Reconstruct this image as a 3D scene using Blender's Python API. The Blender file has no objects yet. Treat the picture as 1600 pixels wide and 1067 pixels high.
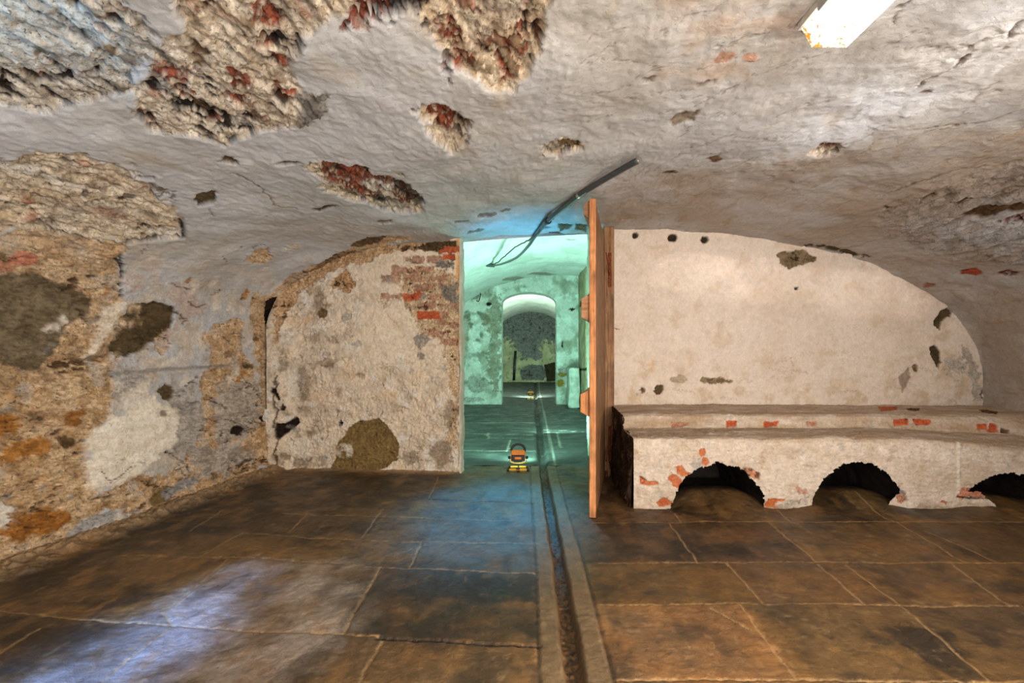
import bpy, bmesh, math, random
import numpy as np
from mathutils import Vector, Matrix

random.seed(4)
scn = bpy.context.scene
COL = scn.collection

# ------------------------------------------------------------------ camera
CX, CY, F, CH = 835.0, 548.0, 800.0, 1.1      # straight-ahead point of the frame, focal length in px, eye height
cam_d = bpy.data.cameras.new('camera')
cam_d.lens = 18; cam_d.sensor_width = 36
cam_d.shift_x = -(CX-800)/1600; cam_d.shift_y = (CY-533.5)/1600
cam_d.clip_start = .02; cam_d.clip_end = 60
cam = bpy.data.objects.new('camera', cam_d); COL.objects.link(cam)
cam.location = (0, 0, CH); cam.rotation_euler = (math.radians(90), 0, 0)
scn.camera = cam

# ------------------------------------------------------------------ view, world, lights
scn.view_settings.view_transform = 'Standard'; scn.view_settings.look = 'None'
scn.view_settings.gamma = 1; scn.view_settings.use_curve_mapping = False
scn.view_settings.exposure = 0.0
w = bpy.data.worlds.new('world'); scn.world = w; w.use_nodes = True
w.node_tree.nodes['Background'].inputs[0].default_value = (.5, .55, .65, 1)
w.node_tree.nodes['Background'].inputs[1].default_value = .02

def light(name, kind, loc, aim, power, color, size=.2, size_y=None, spot=60, blend=.6):
    d = bpy.data.lights.new(name, kind); d.energy = power; d.color = color
    if kind == 'AREA':
        d.size = size
        if size_y: d.shape = 'RECTANGLE'; d.size_y = size_y
    elif kind == 'SPOT':
        d.spot_size = math.radians(spot); d.spot_blend = blend; d.shadow_soft_size = size
    else: d.shadow_soft_size = size
    o = bpy.data.objects.new(name, d); COL.objects.link(o); o.location = loc
    v = Vector(aim)-Vector(loc)
    if v.length > 0: o.rotation_euler = v.to_track_quat('-Z', 'Y').to_euler()
    return o

light('warm_flood', 'AREA', (.9, -1.3, 1.25), (.8, 4, .95), 108, (1, .91, .80), 2.6, 1.2)  # unseen lamp behind the camera, added as a soft warm fill
light('right_flood', 'AREA', (2.6, .35, .9), (-1.6, 2.4, 2.1), 62, (1, .92, .82), .2)  # unseen lamp added at the right to rake the left ceiling
light('wall_flood', 'AREA', (.9, .4, .5), (-2.6, 3.2, .9), 52, (1, .90, .77), .35)  # unseen stand-in lamp that lifts the left wall
light('bench_flood', 'SPOT', (1.2, -.6, 1.1), (2.2, 4.5, 1.45), 165, (1, .93, .88), .2, spot=48, blend=1)  # unseen spot added to brighten the lunette and bench
g_ = light('lunette_glow', 'AREA', (2.4, -.6, 1.86), (2.55, 4.58, 1.66), 1.2, (1, .93, .84), 2.9, .03); g_.data.spread = math.radians(6); g_.rotation_euler.rotate_axis('Z', math.radians(-6))  # unseen thin strip, added for the soft band on the lunette
light('floor_streak_blue', 'SPOT', (-1.9, -.9, 1.5), (-1.55, 1.75, 0), 2700, (.13, .36, 1), .03, spot=15, blend=1)  # unseen spot behind the camera, added for the blue streak on the floor
light('ceiling_streak', 'SPOT', (2.1, -1.2, 1.35), (1.55, 1.95, 2.17), 1000, (.94, .96, 1), .06, spot=9, blend=1)  # unseen grazing spot, added for the bright streak on the ceiling
light('cool_ceiling_fill', 'SPOT', (-1.2, -1.5, 1.0), (-1.9, 1.9, 1.9), 110, (.42, .68, 1), .1, spot=50, blend=1)  # unseen fill added to cool the left of the ceiling
light('left_corner_cool', 'SPOT', (-1.6, .5, 1.2), (-1.52, 1.36, 2.0), 60, (.12, .55, 1), .03, spot=30, blend=1)  # small unseen spot, added for the teal top-left corner
light('doorway_blue', 'SPOT', (-.05, 4.55, 1.1), (-.05, 4.45, 2.2), 60, (.02, .50, 1), .05, spot=75, blend=1)  # lamp without a fixture, added to turn the ceiling by the door blue
light('doorway_floor_blue', 'SPOT', (-.05, 5.2, 1.9), (-.28, 3.6, 0), 330, (.02, .45, .95), .08, spot=38, blend=1)  # unseen spot added for the blue pool on the floor
light('work_light_beam_near', 'SPOT', (-.147, 4.86, .2), (-.1, 8.4, 1.6), 240, (.42, 1, .82), .04, spot=140, blend=.6)
light('passage_flood', 'AREA', (.3, 6.6, .12), (.3, 7.8, 2.6), 150, (.47, 1, .82), .5)  # unseen stand-in lamp that brightens the second room's vault
light('work_light_beam_far', 'SPOT', (-.08, 11.85, .25), (-.1, 16, 1.6), 420, (.72, 1, .86), .04, spot=150, blend=.5)

# ------------------------------------------------------------------ noise
_r = np.random.RandomState(7)
_TH = _r.rand(8, 256, 256)*2*np.pi
_GX, _GY = np.cos(_TH).astype(np.float32), np.sin(_TH).astype(np.float32)
def perlin(x, y, seed):
    s = seed % 8; x = x+seed*17.3; y = y+seed*9.1
    xi = np.floor(x).astype(int); yi = np.floor(y).astype(int)
    xf = (x-xi).astype(np.float32); yf = (y-yi).astype(np.float32)
    u = xf*xf*xf*(xf*(xf*6-15)+10); v = yf*yf*yf*(yf*(yf*6-15)+10)
    gx, gy = _GX[s], _GY[s]
    a0, a1, b0, b1 = xi & 255, (xi+1) & 255, yi & 255, (yi+1) & 255
    n00 = gx[a0, b0]*xf+gy[a0, b0]*yf
    n10 = gx[a1, b0]*(xf-1)+gy[a1, b0]*yf
    n01 = gx[a0, b1]*xf+gy[a0, b1]*(yf-1)
    n11 = gx[a1, b1]*(xf-1)+gy[a1, b1]*(yf-1)
    return (n00*(1-u)+n10*u)*(1-v)+(n01*(1-u)+n11*u)*v
def fbm(x, y, f, octv, seed, sx=1., sy=1., gain=.55):
    t = np.zeros(np.shape(x), np.float32); a = 1.; nrm = 0
    for k in range(octv):
        t += a*perlin(x*f*sx, y*f*sy, seed+k); nrm += a*a
        a *= gain; f *= 2.03
    return t/(nrm**.5*.33)          # roughly unit deviation
def ss(a, b, x):
    t = np.clip((x-a)/(b-a), 0, 1); return t*t*(3-2*t)
def lin(c):
    c = np.array(c, float)/255
    return np.where(c <= .04045, c/12.92, ((c+.055)/1.055)**2.4)
def ell(cx, cy, rx, ry, rot=0, n=12):
    r = math.radians(rot)
    return [(cx+rx*math.cos(a)*math.cos(r)-ry*math.sin(a)*math.sin(r), cy+rx*math.cos(a)*math.sin(r)+ry*math.sin(a)*math.cos(r))
            for a in [2*math.pi*k/n for k in range(n)]]

# surface finishes: light, middle, crevice colour, depth, relief, edge softness, ragged edge, crevice threshold
FIN = dict(
 rubble=((240, 226, 206), (192, 172, 148), (50, 40, 34), .024, .016, .010, .040, .62, 1.),
 cream=((238, 222, 198), (204, 180, 150), (84, 64, 48), .016, .011, .008, .030, 1.0, .9),
 tan=((232, 202, 164), (192, 154, 112), (98, 72, 48), .016, .012, .010, .035, 1.05, .85),
 brick=((170, 92, 66), (104, 52, 36), (34, 22, 18), .030, .014, .010, .035, .35, 1.),
 redface=((206, 104, 64), (166, 78, 48), (100, 46, 32), .008, .004, .003, .008, 1.6, .35),
 orangeface=((202, 124, 82), (178, 98, 64), (124, 70, 48), .008, .004, .003, .010, 1.6, .35),
 palebrick=((202, 150, 122), (168, 118, 92), (104, 72, 54), .008, .007, .006, .016, 1.1, .6),
 stone=((132, 116, 92), (96, 82, 60), (58, 48, 34), .016, .006, .005, .016, 1.5, .45),
 darkstone=((96, 80, 54), (70, 57, 36), (42, 34, 22), .018, .005, .005, .014, 1.6, .4),
 ochre=((196, 140, 74), (150, 98, 44), (82, 58, 34), .010, .010, .008, .022, 1.0, .6),
 olive=((142, 118, 74), (112, 90, 54), (76, 62, 38), .010, .005, .005, .014, 1.6, .4),
 brown=((124, 98, 66), (88, 66, 42), (42, 32, 22), .012, .007, .008, .014, 1.0, .6),
 dark=((44, 33, 24), (25, 19, 14), (12, 9, 7), .045, .008, .008, .012, 1., .5),
 grey=((196, 188, 178), (146, 138, 130), (96, 88, 80), .002, .004, .03, .06, 1.2, .5),
 greystone=((172, 167, 160), (132, 127, 120), (92, 84, 76), .005, .007, .01, .025, 1.2, .5),
 bright=((238, 230, 216), (224, 210, 190), (190, 170, 144), -.004, .003, .02, .04, 1.7, .3),
 peach=((226, 200, 166), (202, 168, 130), (156, 120, 86), .002, .003, .04, .05, 1.7, .3),
 pink=((198, 182, 172), (180, 160, 148), (140, 122, 112), .003, .002, .006, .014, 1.8, .3),
)

class Surf:
    def __init__(s, P, U, V, toward):
        s.P = P.astype(np.float64); s.U = U.astype(np.float64); s.V = V.astype(np.float64)
        du = np.gradient(s.P, axis=0); dv = np.gradient(s.P, axis=1)
        N = np.cross(du, dv); N /= np.linalg.norm(N, axis=2, keepdims=True)+1e-12
        c = np.array(toward)-s.P
        sgn = np.sign((N*c).sum(2)); s.N = N*sgn[..., None]
        s.flip = np.median(sgn) < 0
        Y = np.maximum(s.P[..., 1], .05)
        s.px = CX+F*s.P[..., 0]/Y; s.py = CY-F*(s.P[..., 2]-CH)/Y
        s.px[s.P[..., 1] < .3] = 1e6
        U, V = s.U, s.V
        s.A = np.full(U.shape, .3); s.D = np.zeros(U.shape); s.C = np.ones(U.shape+(3,))*.6
        s.W = fbm(U, V, 9, 5, 3)               # raggedness of patch edges
        s.W2 = fbm(U, V, 35, 3, 11)
        s.R = None
    def relief(s, sx, sy, f=9):
        R = fbm(s.U, s.V, f, 5, 21, sx, sy, .62)
        R2 = 1-2*np.abs(fbm(s.U, s.V, f*1.3, 4, 31, sx, sy, .6))
        st = np.modf((s.U*sx if sx > sy else s.V*1.)*11.5+.55*fbm(s.U, s.V, 3, 3, 37, sx, sy)+50)[0]   # coursing: ragged steps
        s.R = .5*R-.45*R2+.6*(st-.5)+.75*fbm(s.U, s.V, 3.2, 3, 47, sx, sy)+.42*fbm(s.U, s.V, 42, 3, 39, sx, sy, .75)
        s.T = .75*fbm(s.U, s.V, 10, 5, 41, sx, sy, .8)+.7*fbm(s.U, s.V, 45, 3, 45, sx, sy, .9)
    def uv(s, pts):
        a = s.px[::2, ::2].astype(np.float32); b = s.py[::2, ::2].astype(np.float32)
        out = []
        for (x, y) in pts:
            k = np.argmin((a-x)**2+(b-y)**2); i, j = divmod(k, a.shape[1])
            out.append((s.U[2*i, 2*j], s.V[2*i, 2*j]))
        return np.array(out)
    def box(s, q, m):
        return (s.U > q[:, 0].min()-m) & (s.U < q[:, 0].max()+m) & (s.V > q[:, 1].min()-m) & (s.V < q[:, 1].max()+m)
    def sd(s, q, M):
        x, y = s.U[M], s.V[M]; d = np.full(x.shape, 1e9); ins = np.zeros(x.shape, bool)
        n = len(q)
        for k in range(n):
            ax, ay = q[k]; bx, by = q[(k+1) % n]
            ex, ey = bx-ax, by-ay; L = ex*ex+ey*ey+1e-12
            t = np.clip(((x-ax)*ex+(y-ay)*ey)/L, 0, 1)
            d = np.minimum(d, (x-ax-t*ex)**2+(y-ay-t*ey)**2)
            if abs(ey) > 1e-12:
                c = ((ay > y) != (by > y)) & (x < ex*(y-ay)/ey+ax); ins ^= c
        d = np.sqrt(d); return np.where(ins, -d, d)
    def patch(s, pts, fin, k=1., dk=1., strength=1., edge=None, warp=None, uvpts=False, grow=0., tint=None, frag=0.):
        q = np.array(pts, float) if uvpts else s.uv(pts)
        c1, c2, c3, dep, amp, ed, wp, thr, ra = FIN[fin]
        ed = edge if edge is not None else ed; wp = (warp if warp is not None else wp)*k
        M = s.box(q, .12+3*wp+2*ed)
        if not M.any(): return
        d = s.sd(q, M)+wp*(s.W[M]*.7+s.W2[M]*.25)-grow
        m = ss(ed, -ed, d)*strength
        R = s.R[M]; T = s.T[M]
        if frag or fin == 'brick': m = m*ss(.9 if frag < .5 else .45, .25 if frag < .5 else -.35, -T*.6+s.W2[M]*.6)
        c1, c2, c3 = lin(c1), lin(c2), lin(c3)
        t = ss(-1.1, 1.1, T)[:, None]; col = c2*(1-t)+c1*t
        cv = ss(thr, thr+.5, R)[:, None]; col = col*(1-cv)+c3*cv  # deep relief darkened, shadow put into the crevice colour
        if tint is not None: col = col*np.array(tint)
        s.C[M] = s.C[M]*(1-m[:, None])+col*m[:, None]
        s.A[M] = s.A[M]*(1-m)+ra*m
        s.D[M] = s.D[M]*(1-m)+(dep*dk+amp*dk*R+.3*s.D[M])*m
    def line(s, pts, width, col, depth, warp=.006, strength=1., edge=.6, uvpts=False):
        q = np.array(pts, float) if uvpts else s.uv(pts)
        M = s.box(q, width*3+.03)
        if not M.any(): return
        x, y = s.U[M], s.V[M]; d = np.full(x.shape, 1e9)
        wx = x+warp*s.W[M]; wy = y+warp*s.W2[M]
        for k in range(len(q)-1):
            ax, ay = q[k]; bx, by = q[k+1]; ex, ey = bx-ax, by-ay
            t = np.clip(((wx-ax)*ex+(wy-ay)*ey)/(ex*ex+ey*ey+1e-12), 0, 1)
            d = np.minimum(d, (wx-ax-t*ex)**2+(wy-ay-t*ey)**2)
        d = np.sqrt(d); m = ss(width*(1+edge), width*(1-edge)*.5, d)*strength
        s.C[M] = s.C[M]*(1-m[:, None])+lin(col)*m[:, None]
        s.D[M] += depth*m
    def spots(s, freq, thr, col, depth, seed, region=None, sx=1, sy=1, strength=.9):
        n = fbm(s.U, s.V, freq, 2, seed, sx, sy)
        m = ss(thr, thr+.35, n)*strength
        if region is not None: m = m*region
        s.C = s.C*(1-m[..., None])+lin(col)*m[..., None]
        s.D = s.D+depth*m
    def stain(s, freq, a, b, col, seed, strength=.6, region=None, octv=4, sx=1, sy=1):
        m = ss(a, b, fbm(s.U, s.V, freq, octv, seed, sx, sy))*strength
        if region is not None: m = m*region
        s.C = s.C*(1-m[..., None])+lin(col)*m[..., None]
    def soft(s, pts, r):                       # a soft-edged region as a mask
        q = s.uv(pts); M = np.ones(s.U.shape, bool)
        d = s.sd(q, M).reshape(s.U.shape)+.25*r*s.W
        return ss(r, -r*.3, d)
    def build(s, name, mat, faces=None, parent=None):
        Q = s.P-s.N*s.D[..., None]
        return grid_mesh(name, Q, s.C, mat, faces, s.flip, parent, s.A)

def grid_mesh(name, Q, C, mat, faces=None, flip=False, parent=None, A=None):
    n, m = Q.shape[:2]
    idx = np.arange(n*m).reshape(n, m)
    f = np.stack([idx[:-1, :-1], idx[1:, :-1], idx[1:, 1:], idx[:-1, 1:]], -1)
    if flip: f = f[..., ::-1]
    f = f[faces] if faces is not None else f.reshape(-1, 4)
    used = np.unique(f); remap = np.zeros(n*m, np.int64); remap[used] = np.arange(len(used))
    f = remap[f]; co = Q.reshape(-1, 3)[used]
    me = bpy.data.meshes.new(name)
    me.vertices.add(len(co)); me.vertices.foreach_set('co', co.astype(np.float32).ravel())
    me.loops.add(f.size); me.loops.foreach_set('vertex_index', f.astype(np.int32).ravel())
    me.polygons.add(len(f))
    me.polygons.foreach_set('loop_start', np.arange(0, f.size, 4, dtype=np.int32))
    me.polygons.foreach_set('loop_total', np.full(len(f), 4, np.int32))
    me.polygons.foreach_set('use_smooth', np.ones(len(f), bool))
    if C is not None:
        at = me.color_attributes.new('Col', 'FLOAT_COLOR', 'POINT')
        c = np.ones((len(co), 4), np.float32); c[:, :3] = np.clip(C.reshape(-1, 3)[used], .003, .95)
        c[:, 3] = .3 if A is None else A.ravel()[used]
        at.data.foreach_set('color', c.ravel())
    me.update(calc_edges=True); me.validate()
    me.materials.append(mat)
    o = bpy.data.objects.new(name, me); COL.objects.link(o)
    if parent: o.parent = parent
    return o

# ------------------------------------------------------------------ materials
def mat_base(name, rough=.85, spec=.25):
    m = bpy.data.materials.new(name); m.use_nodes = True
    nt = m.node_tree; b = nt.nodes['Principled BSDF']
    b.inputs['Roughness'].default_value = rough; b.inputs['Specular IOR Level'].default_value = spec
    return m, nt, b
def nd(nt, t, **k):
    n = nt.nodes.new(t)
    for a, v in k.items():
        if a.startswith('i_'): n.inputs[a[2:].replace('_', ' ')].default_value = v
        else: setattr(n, a, v)
    return n
def mineral(name, rough=.88, spec=.2, vary=.5, bump=.5, scale=70, rvar=0., stretch=(1, 1, 1)):
    """vertex colour = what the surface is there, its alpha = how broken it is; fine grain and pitting come from noise"""
    m, nt, b = mat_base(name, rough, spec); L = nt.links
    at = nd(nt, 'ShaderNodeAttribute', attribute_name='Col')
    tc = nd(nt, 'ShaderNodeTexCoord'); mp = nd(nt, 'ShaderNodeMapping'); mp.inputs['Scale'].default_value = stretch
    L.new(tc.outputs['Object'], mp.inputs['Vector'])
    def noise(sc, det, ro, dist=0.):
        n = nd(nt, 'ShaderNodeTexNoise', i_Scale=float(sc), i_Detail=float(det), i_Roughness=ro, i_Distortion=dist); L.new(mp.outputs[0], n.inputs['Vector']); return n.outputs[0]
    def rng(x, a, b_, c, d):
        k = nd(nt, 'ShaderNodeMapRange'); L.new(x, k.inputs[0])
        for i_, v in enumerate((a, b_, c, d)):
            if hasattr(v, 'links'): L.new(v, k.inputs[i_+1])
            else: k.inputs[i_+1].default_value = v
        return k.outputs[0]
    def mth(op, a, b_):
        k = nd(nt, 'ShaderNodeMath', operation=op)
        for i_, v in enumerate((a, b_)):
            if hasattr(v, 'links'): L.new(v, k.inputs[i_])
            else: k.inputs[i_].default_value = v
        return k.outputs[0]
    al = at.outputs['Alpha']
    n1 = noise(scale, 8, .78); n2 = noise(scale*.38, 7, .7, .5); n3 = noise(scale*1.6, 4, .6)
    va = mth('MULTIPLY', mth('ADD', al, .15), vary*2.2)
    f = mth('ADD', rng(n1, .25, .75, -.5, .5), rng(n2, .3, .7, -.4, .4))
    f = mth('ADD', mth('MULTIPLY', f, va), 1.0)
    pit = mth('MULTIPLY', rng(n3, .60, .68, 0, 1), rng(al, .25, .9, 0, .65))      # dark pits
    f = mth('MULTIPLY', f, mth('SUBTRACT', 1.0, pit))
    cl = nd(nt, 'ShaderNodeMath', operation='MAXIMUM'); L.new(f, cl.inputs[0]); cl.inputs[1].default_value = .15
    mx = nd(nt, 'ShaderNodeVectorMath', operation='SCALE')
    L.new(at.outputs['Color'], mx.inputs[0]); L.new(cl.outputs[0], mx.inputs['Scale']); L.new(mx.outputs[0], b.inputs['Base Color'])
    h = mth('ADD', mth('ADD', n2, mth('MULTIPLY', n1, .6)), mth('MULTIPLY', rng(n3, .58, .66, 0, 1), -.25))
    bp = nd(nt, 'ShaderNodeBump', i_Strength=bump, i_Distance=.008)
    L.new(mth('ADD', mth('MULTIPLY', al, .024), .002), bp.inputs['Distance']); L.new(h, bp.inputs['Height']); L.new(bp.outputs[0], b.inputs['Normal'])
    if rvar: L.new(rng(noise(5, 6, .65), .35, .65, rough-rvar, rough+rvar), b.inputs['Roughness'])
    return m
def plain(name, col, rough=.5, metal=0., spec=.5, vary=.15, scale=40, bump=.1, emit=0, ecol=None):
    m, nt, b = mat_base(name, rough, spec); L = nt.links
    b.inputs['Metallic'].default_value = metal
    tc = nd(nt, 'ShaderNodeTexCoord')
    n = nd(nt, 'ShaderNodeTexNoise', i_Scale=float(scale), i_Detail=4.); L.new(tc.outputs['Object'], n.inputs['Vector'])
    r = nd(nt, 'ShaderNodeValToRGB'); c = lin(col)
    r.color_ramp.elements[0].position = .3; r.color_ramp.elements[1].position = .7
    r.color_ramp.elements[0].color = (*(c*(1-vary)), 1); r.color_ramp.elements[1].color = (*np.minimum(c*(1+vary), 1), 1)
    L.new(n.outputs[0], r.inputs[0]); L.new(r.outputs[0], b.inputs['Base Color'])
    bp = nd(nt, 'ShaderNodeBump', i_Strength=bump, i_Distance=.004); L.new(n.outputs[0], bp.inputs['Height']); L.new(bp.outputs[0], b.inputs['Normal'])
    if emit:
        b.inputs['Emission Strength'].default_value = emit; b.inputs['Emission Color'].default_value = (*(ecol or (1, 1, 1)), 1)
    return m
def wood(name, c1, c2, c3, axis=2):
    m, nt, b = mat_base(name, .62, .3); L = nt.links
    tc = nd(nt, 'ShaderNodeTexCoord'); mp = nd(nt, 'ShaderNodeMapping')
    sc = [38, 38, 38]; sc[axis] = 2.2; mp.inputs['Scale'].default_value = sc
    L.new(tc.outputs['Object'], mp.inputs['Vector'])
    n = nd(nt, 'ShaderNodeTexNoise', i_Scale=1.6, i_Detail=7., i_Roughness=.65, i_Distortion=.6); L.new(mp.outputs[0], n.inputs['Vector'])
    r = nd(nt, 'ShaderNodeValToRGB'); e = r.color_ramp.elements
    e[0].position = .3; e[0].color = (*lin(c3), 1); e[1].position = .7; e[1].color = (*lin(c1), 1)
    x = e.new(.48); x.color = (*lin(c2), 1)
    L.new(n.outputs[0], r.inputs[0])
    n2 = nd(nt, 'ShaderNodeTexNoise', i_Scale=9., i_Detail=5.); L.new(tc.outputs['Object'], n2.inputs['Vector'])
    m2 = nd(nt, 'ShaderNodeMapRange'); m2.inputs[1].default_value = .3; m2.inputs[2].default_value = .6; m2.inputs[3].default_value = .6; m2.inputs[4].default_value = 1.1
    L.new(n2.outputs[0], m2.inputs[0])
    v = nd(nt, 'ShaderNodeVectorMath', operation='SCALE'); L.new(r.outputs[0], v.inputs[0]); L.new(m2.outputs[0], v.inputs['Scale']); L.new(v.outputs[0], b.inputs['Base Color'])
    bp = nd(nt, 'ShaderNodeBump', i_Strength=.5, i_Distance=.004); L.new(n.outputs[0], bp.inputs['Height']); L.new(bp.outputs[0], b.inputs['Normal'])
    return m

M_PL = mineral('lime_plaster', .86, .22, .30, .8, 55)
M_WALL = mineral('weathered_plaster', .88, .2, .42, .9, 55)
M_FLOOR = mineral('flagstone', .50, .45, .42, .55, 50, rvar=.16)
M_ARCH_SHADE = plain('arch_shade_brick', (30, 24, 20), .95, vary=.5, scale=30, bump=.6)  # near-black colour holds the shade at the backs of the arches
M_WOOD = wood('orange_pine', (226, 160, 108), (200, 132, 82), (126, 78, 46))
M_WOOD2 = wood('old_timber', (170, 128, 88), (136, 98, 64), (84, 58, 38))
M_PALEWOOD = wood('pale_timber', (208, 160, 122), (184, 132, 96), (130, 86, 58), axis=1)
M_RUST = plain('rusty_iron', (120, 62, 34), .85, .3, vary=.6, scale=60, bump=.8)
M_BLACK = plain('black_plastic', (24, 25, 27), .45, vary=.2)
M_CONDUIT = plain('dark_grey_conduit', (66, 70, 74), .4, vary=.2)
M_WIRE = plain('black_wire', (20, 20, 22), .5)
M_ORANGE = plain('orange_plastic', (244, 140, 20), .4, vary=.08)
M_YELLOW = plain('yellow_steel', (248, 186, 30), .4, vary=.08)
M_STEEL = plain('bright_steel', (190, 190, 185), .35, 1.)

# ------------------------------------------------------------------ small mesh helpers
def link(name, bm, mat, parent=None, smooth=False):
    bmesh.ops.recalc_face_normals(bm, faces=bm.faces)
    me = bpy.data.meshes.new(name); bm.to_mesh(me); bm.free()
    if smooth:
        for p in me.polygons: p.use_smooth = True
    me.materials.append(mat)
    o = bpy.data.objects.new(name, me); COL.objects.link(o)
    if parent: o.parent = parent
    return o
def empty(name, loc=(0, 0, 0), rz=0):
    o = bpy.data.objects.new(name, None); COL.objects.link(o); o.location = loc; o.rotation_euler = (0, 0, rz); o.empty_display_size = .1
    return o
def tag(o, label=None, cat=None, group=None, kind=None):
    if label: o['label'] = label
    if cat: o['category'] = cat
    if group: o['group'] = group
    if kind: o['kind'] = kind
    return o
def add_box(bm, x0, x1, y0, y1, z0, z1, bev=.0, mtx=None):
    r = bmesh.ops.create_cube(bm, size=1)
    vs = r['verts']
    for v in vs: v.co = Vector(((x0+x1)/2+v.co.x*(x1-x0), (y0+y1)/2+v.co.y*(y1-y0), (z0+z1)/2+v.co.z*(z1-z0)))
    if bev:
        es = list({e for v in vs for e in v.link_edges})
        g = bmesh.ops.bevel(bm, geom=es, offset=bev, segments=2, affect='EDGES', profile=.6)
        vs = g['verts']
        vs = list({v for f in g['faces'] for v in f.verts})
    if mtx is not None: bmesh.ops.transform(bm, matrix=mtx, verts=vs)
    return vs
def bar(bm, a, b, r, seg=12, r2=None):
    a, b = Vector(a), Vector(b); d = b-a
    q = d.to_track_quat('Z', 'Y').to_matrix().to_4x4()
    bmesh.ops.create_cone(bm, cap_ends=True, segments=seg, radius1=r, radius2=r if r2 is None else r2, depth=d.length, matrix=Matrix.Translation((a+b)/2) @ q)
def tube(bm, pts, r, seg=10):
    pts = [Vector(p) for p in pts]; rings = []
    rr = r if isinstance(r, (list, tuple)) else [r]*len(pts)
    up = Vector((0, 0, 1))
    for i, p in enumerate(pts):
        d = (pts[min(i+1, len(pts)-1)]-pts[max(i-1, 0)]).normalized()
        s = d.cross(up)
        if s.length < 1e-4: s = Vector((1, 0, 0))
        s.normalize(); t = s.cross(d)
        rings.append([bm.verts.new(p+(s*math.cos(2*math.pi*k/seg)+t*math.sin(2*math.pi*k/seg))*rr[i]) for k in range(seg)])
    for a, b in zip(rings[:-1], rings[1:]):
        for k in range(seg): bm.faces.new((a[k], a[(k+1) % seg], b[(k+1) % seg], b[k]))
    bm.faces.new(rings[0]); bm.faces.new(rings[-1][::-1])
def curve(pts, n=8):                          # Catmull-Rom through the points
    P = [Vector(p) for p in pts]; P = [2*P[0]-P[1]]+P+[2*P[-1]-P[-2]]; out = []
    for i in range(1, len(P)-2):
        for k in range(n):
            t = k/n; a, b, c, d = P[i-1:i+3]
            out.append(.5*((2*b)+(c-a)*t+(2*a-5*b+4*c-d)*t*t+(3*b-a-3*c+d)*t**3))
    out.append(P[-2]); return out
def at(px, py, Y): return Vector(((px-CX)/F*Y, Y, CH-(py-CY)/F*Y))
def at_z(px, py, Z):
    Y = F*(Z-CH)/(CY-py); return Vector(((px-CX)/F*Y, Y, Z))

# ------------------------------------------------------------------ the vault (ceiling, left wall, right haunch)
PROF = [(-2.36, -.06), (-2.41, .04), (-2.43, .3), (-2.46, .8), (-2.46, 1.15), (-2.40, 1.45), (-2.24, 1.69), (-1.84, 1.915), (-1.36, 2.045), (-.67, 2.115),
        (0, 2.165), (.7, 2.195), (1.3, 2.175), (2.03, 2.10), (2.83, 1.935), (3.35, 1.72), (3.75, 1.43), (3.97, 1.05), (4.02, .6), (4.02, .0)]
pp = np.array([tuple(p) for p in curve([(x, 0, z) for x, z in PROF], 20)])[:, [0, 2]]
L = np.concatenate([[0], np.cumsum(np.hypot(*np.diff(pp, axis=0).T))])
def profile(ds): 
    t = np.arange(0, L[-1], ds); return t, np.interp(t, L, pp[:, 0]), np.interp(t, L, pp[:, 1])
def taper(Y): return 1+.0367*(4.7-np.clip(Y, 1.2, 4.7))
def vault_z(x, xs=None):
    k = L > 0
    sel = (pp[:, 1] > .5)
    return np.interp(x, pp[sel, 0], pp[sel, 1])
def ylist(y0, y1, r, back=None):
    n = int(math.log(y1/y0)/r); g = y0*np.exp(np.linspace(0, math.log(y1/y0), n))
    return np.concatenate([np.linspace(back, y0, 24)[:-1], g]) if back is not None else g
t, px_, pz_ = profile(.0066)
ys = ylist(1.25, 4.9, .0042, -2.7)
S, Yg = np.meshgrid(t, ys, indexing='ij')
X0 = np.repeat(px_[:, None], len(ys), 1); Z0 = np.repeat(pz_[:, None], len(ys), 1)
X0 = np.where(X0 < .75, .75+(X0-.75)*taper(Yg), X0)
V = Surf(np.stack([X0, Yg, Z0], -1), S, Yg, (.7, 2.5, .9))
V.relief(1, .42, 11)
# lime-washed plaster, cooler on the crown, warmer and browner by the partition and down the right haunch
U_, Y_ = V.U, V.V
V.C[:] = lin((188, 188, 190)); V.A[:] = .16
lw_ = ss(L[np.argmax(pp[:, 1] > 1.9)], L[np.argmax(pp[:, 1] > 1.3)], S)
und = .012*fbm(U_, Y_, 1.3, 3, 51)+.004*fbm(U_, Y_, 6, 4, 52, 1, .6)
ridg = 1-np.abs(fbm(U_, Y_, 7, 3, 53, 1, .5)); V.D += und+.0025*np.clip(ridg, -1, 1)+.0012*fbm(U_, Y_, 45, 3, 54, 1, .5)
V.stain(1.1, -.4, 1.4, (172, 166, 158), 55, .8)
V.stain(3., .2, 1.6, (206, 204, 202), 56, .6)
V.stain(5., .7, 1.8, (176, 160, 140), 57, .45, sx=1, sy=.4)
right = V.soft([(900, 375), (1000, 290), (1250, 250), (1600, 200), (1800, 300), (1800, 700), (1540, 640), (1400, 420), (1200, 370)], .25)
V.stain(1.7, -1.8, 1.2, (170, 156, 142), 58, .9, right)
V.stain(6, .5, 1.6, (160, 134, 106), 59, .5, right, sx=1.6, sy=.5)
near_door = V.soft([(560, 380), (650, 330), (900, 300), (1000, 330), (1000, 360), (720, 372)], .2)
V.stain(5, -.6, 1.4, (170, 164, 158), 60, .6, near_door)
rust = V.soft([(1080, 0), (1240, 0), (1220, 60), (1150, 130), (1060, 110)], .15)
V.stain(5, -1, 1, (190, 164, 144), 61, .6, rust)
V.stain(5, -.4, 1.2, (206, 184, 156), 64, .6, lw_); V.stain(9, .3, 1.4, (158, 134, 106), 65, .5, lw_); V.stain(7, .4, 1.4, (226, 216, 200), 66, .7, lw_); V.A += lw_*.2
V.spots(26, 2.1, (132, 104, 78), .006, 62, sx=1, sy=.45)
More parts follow.
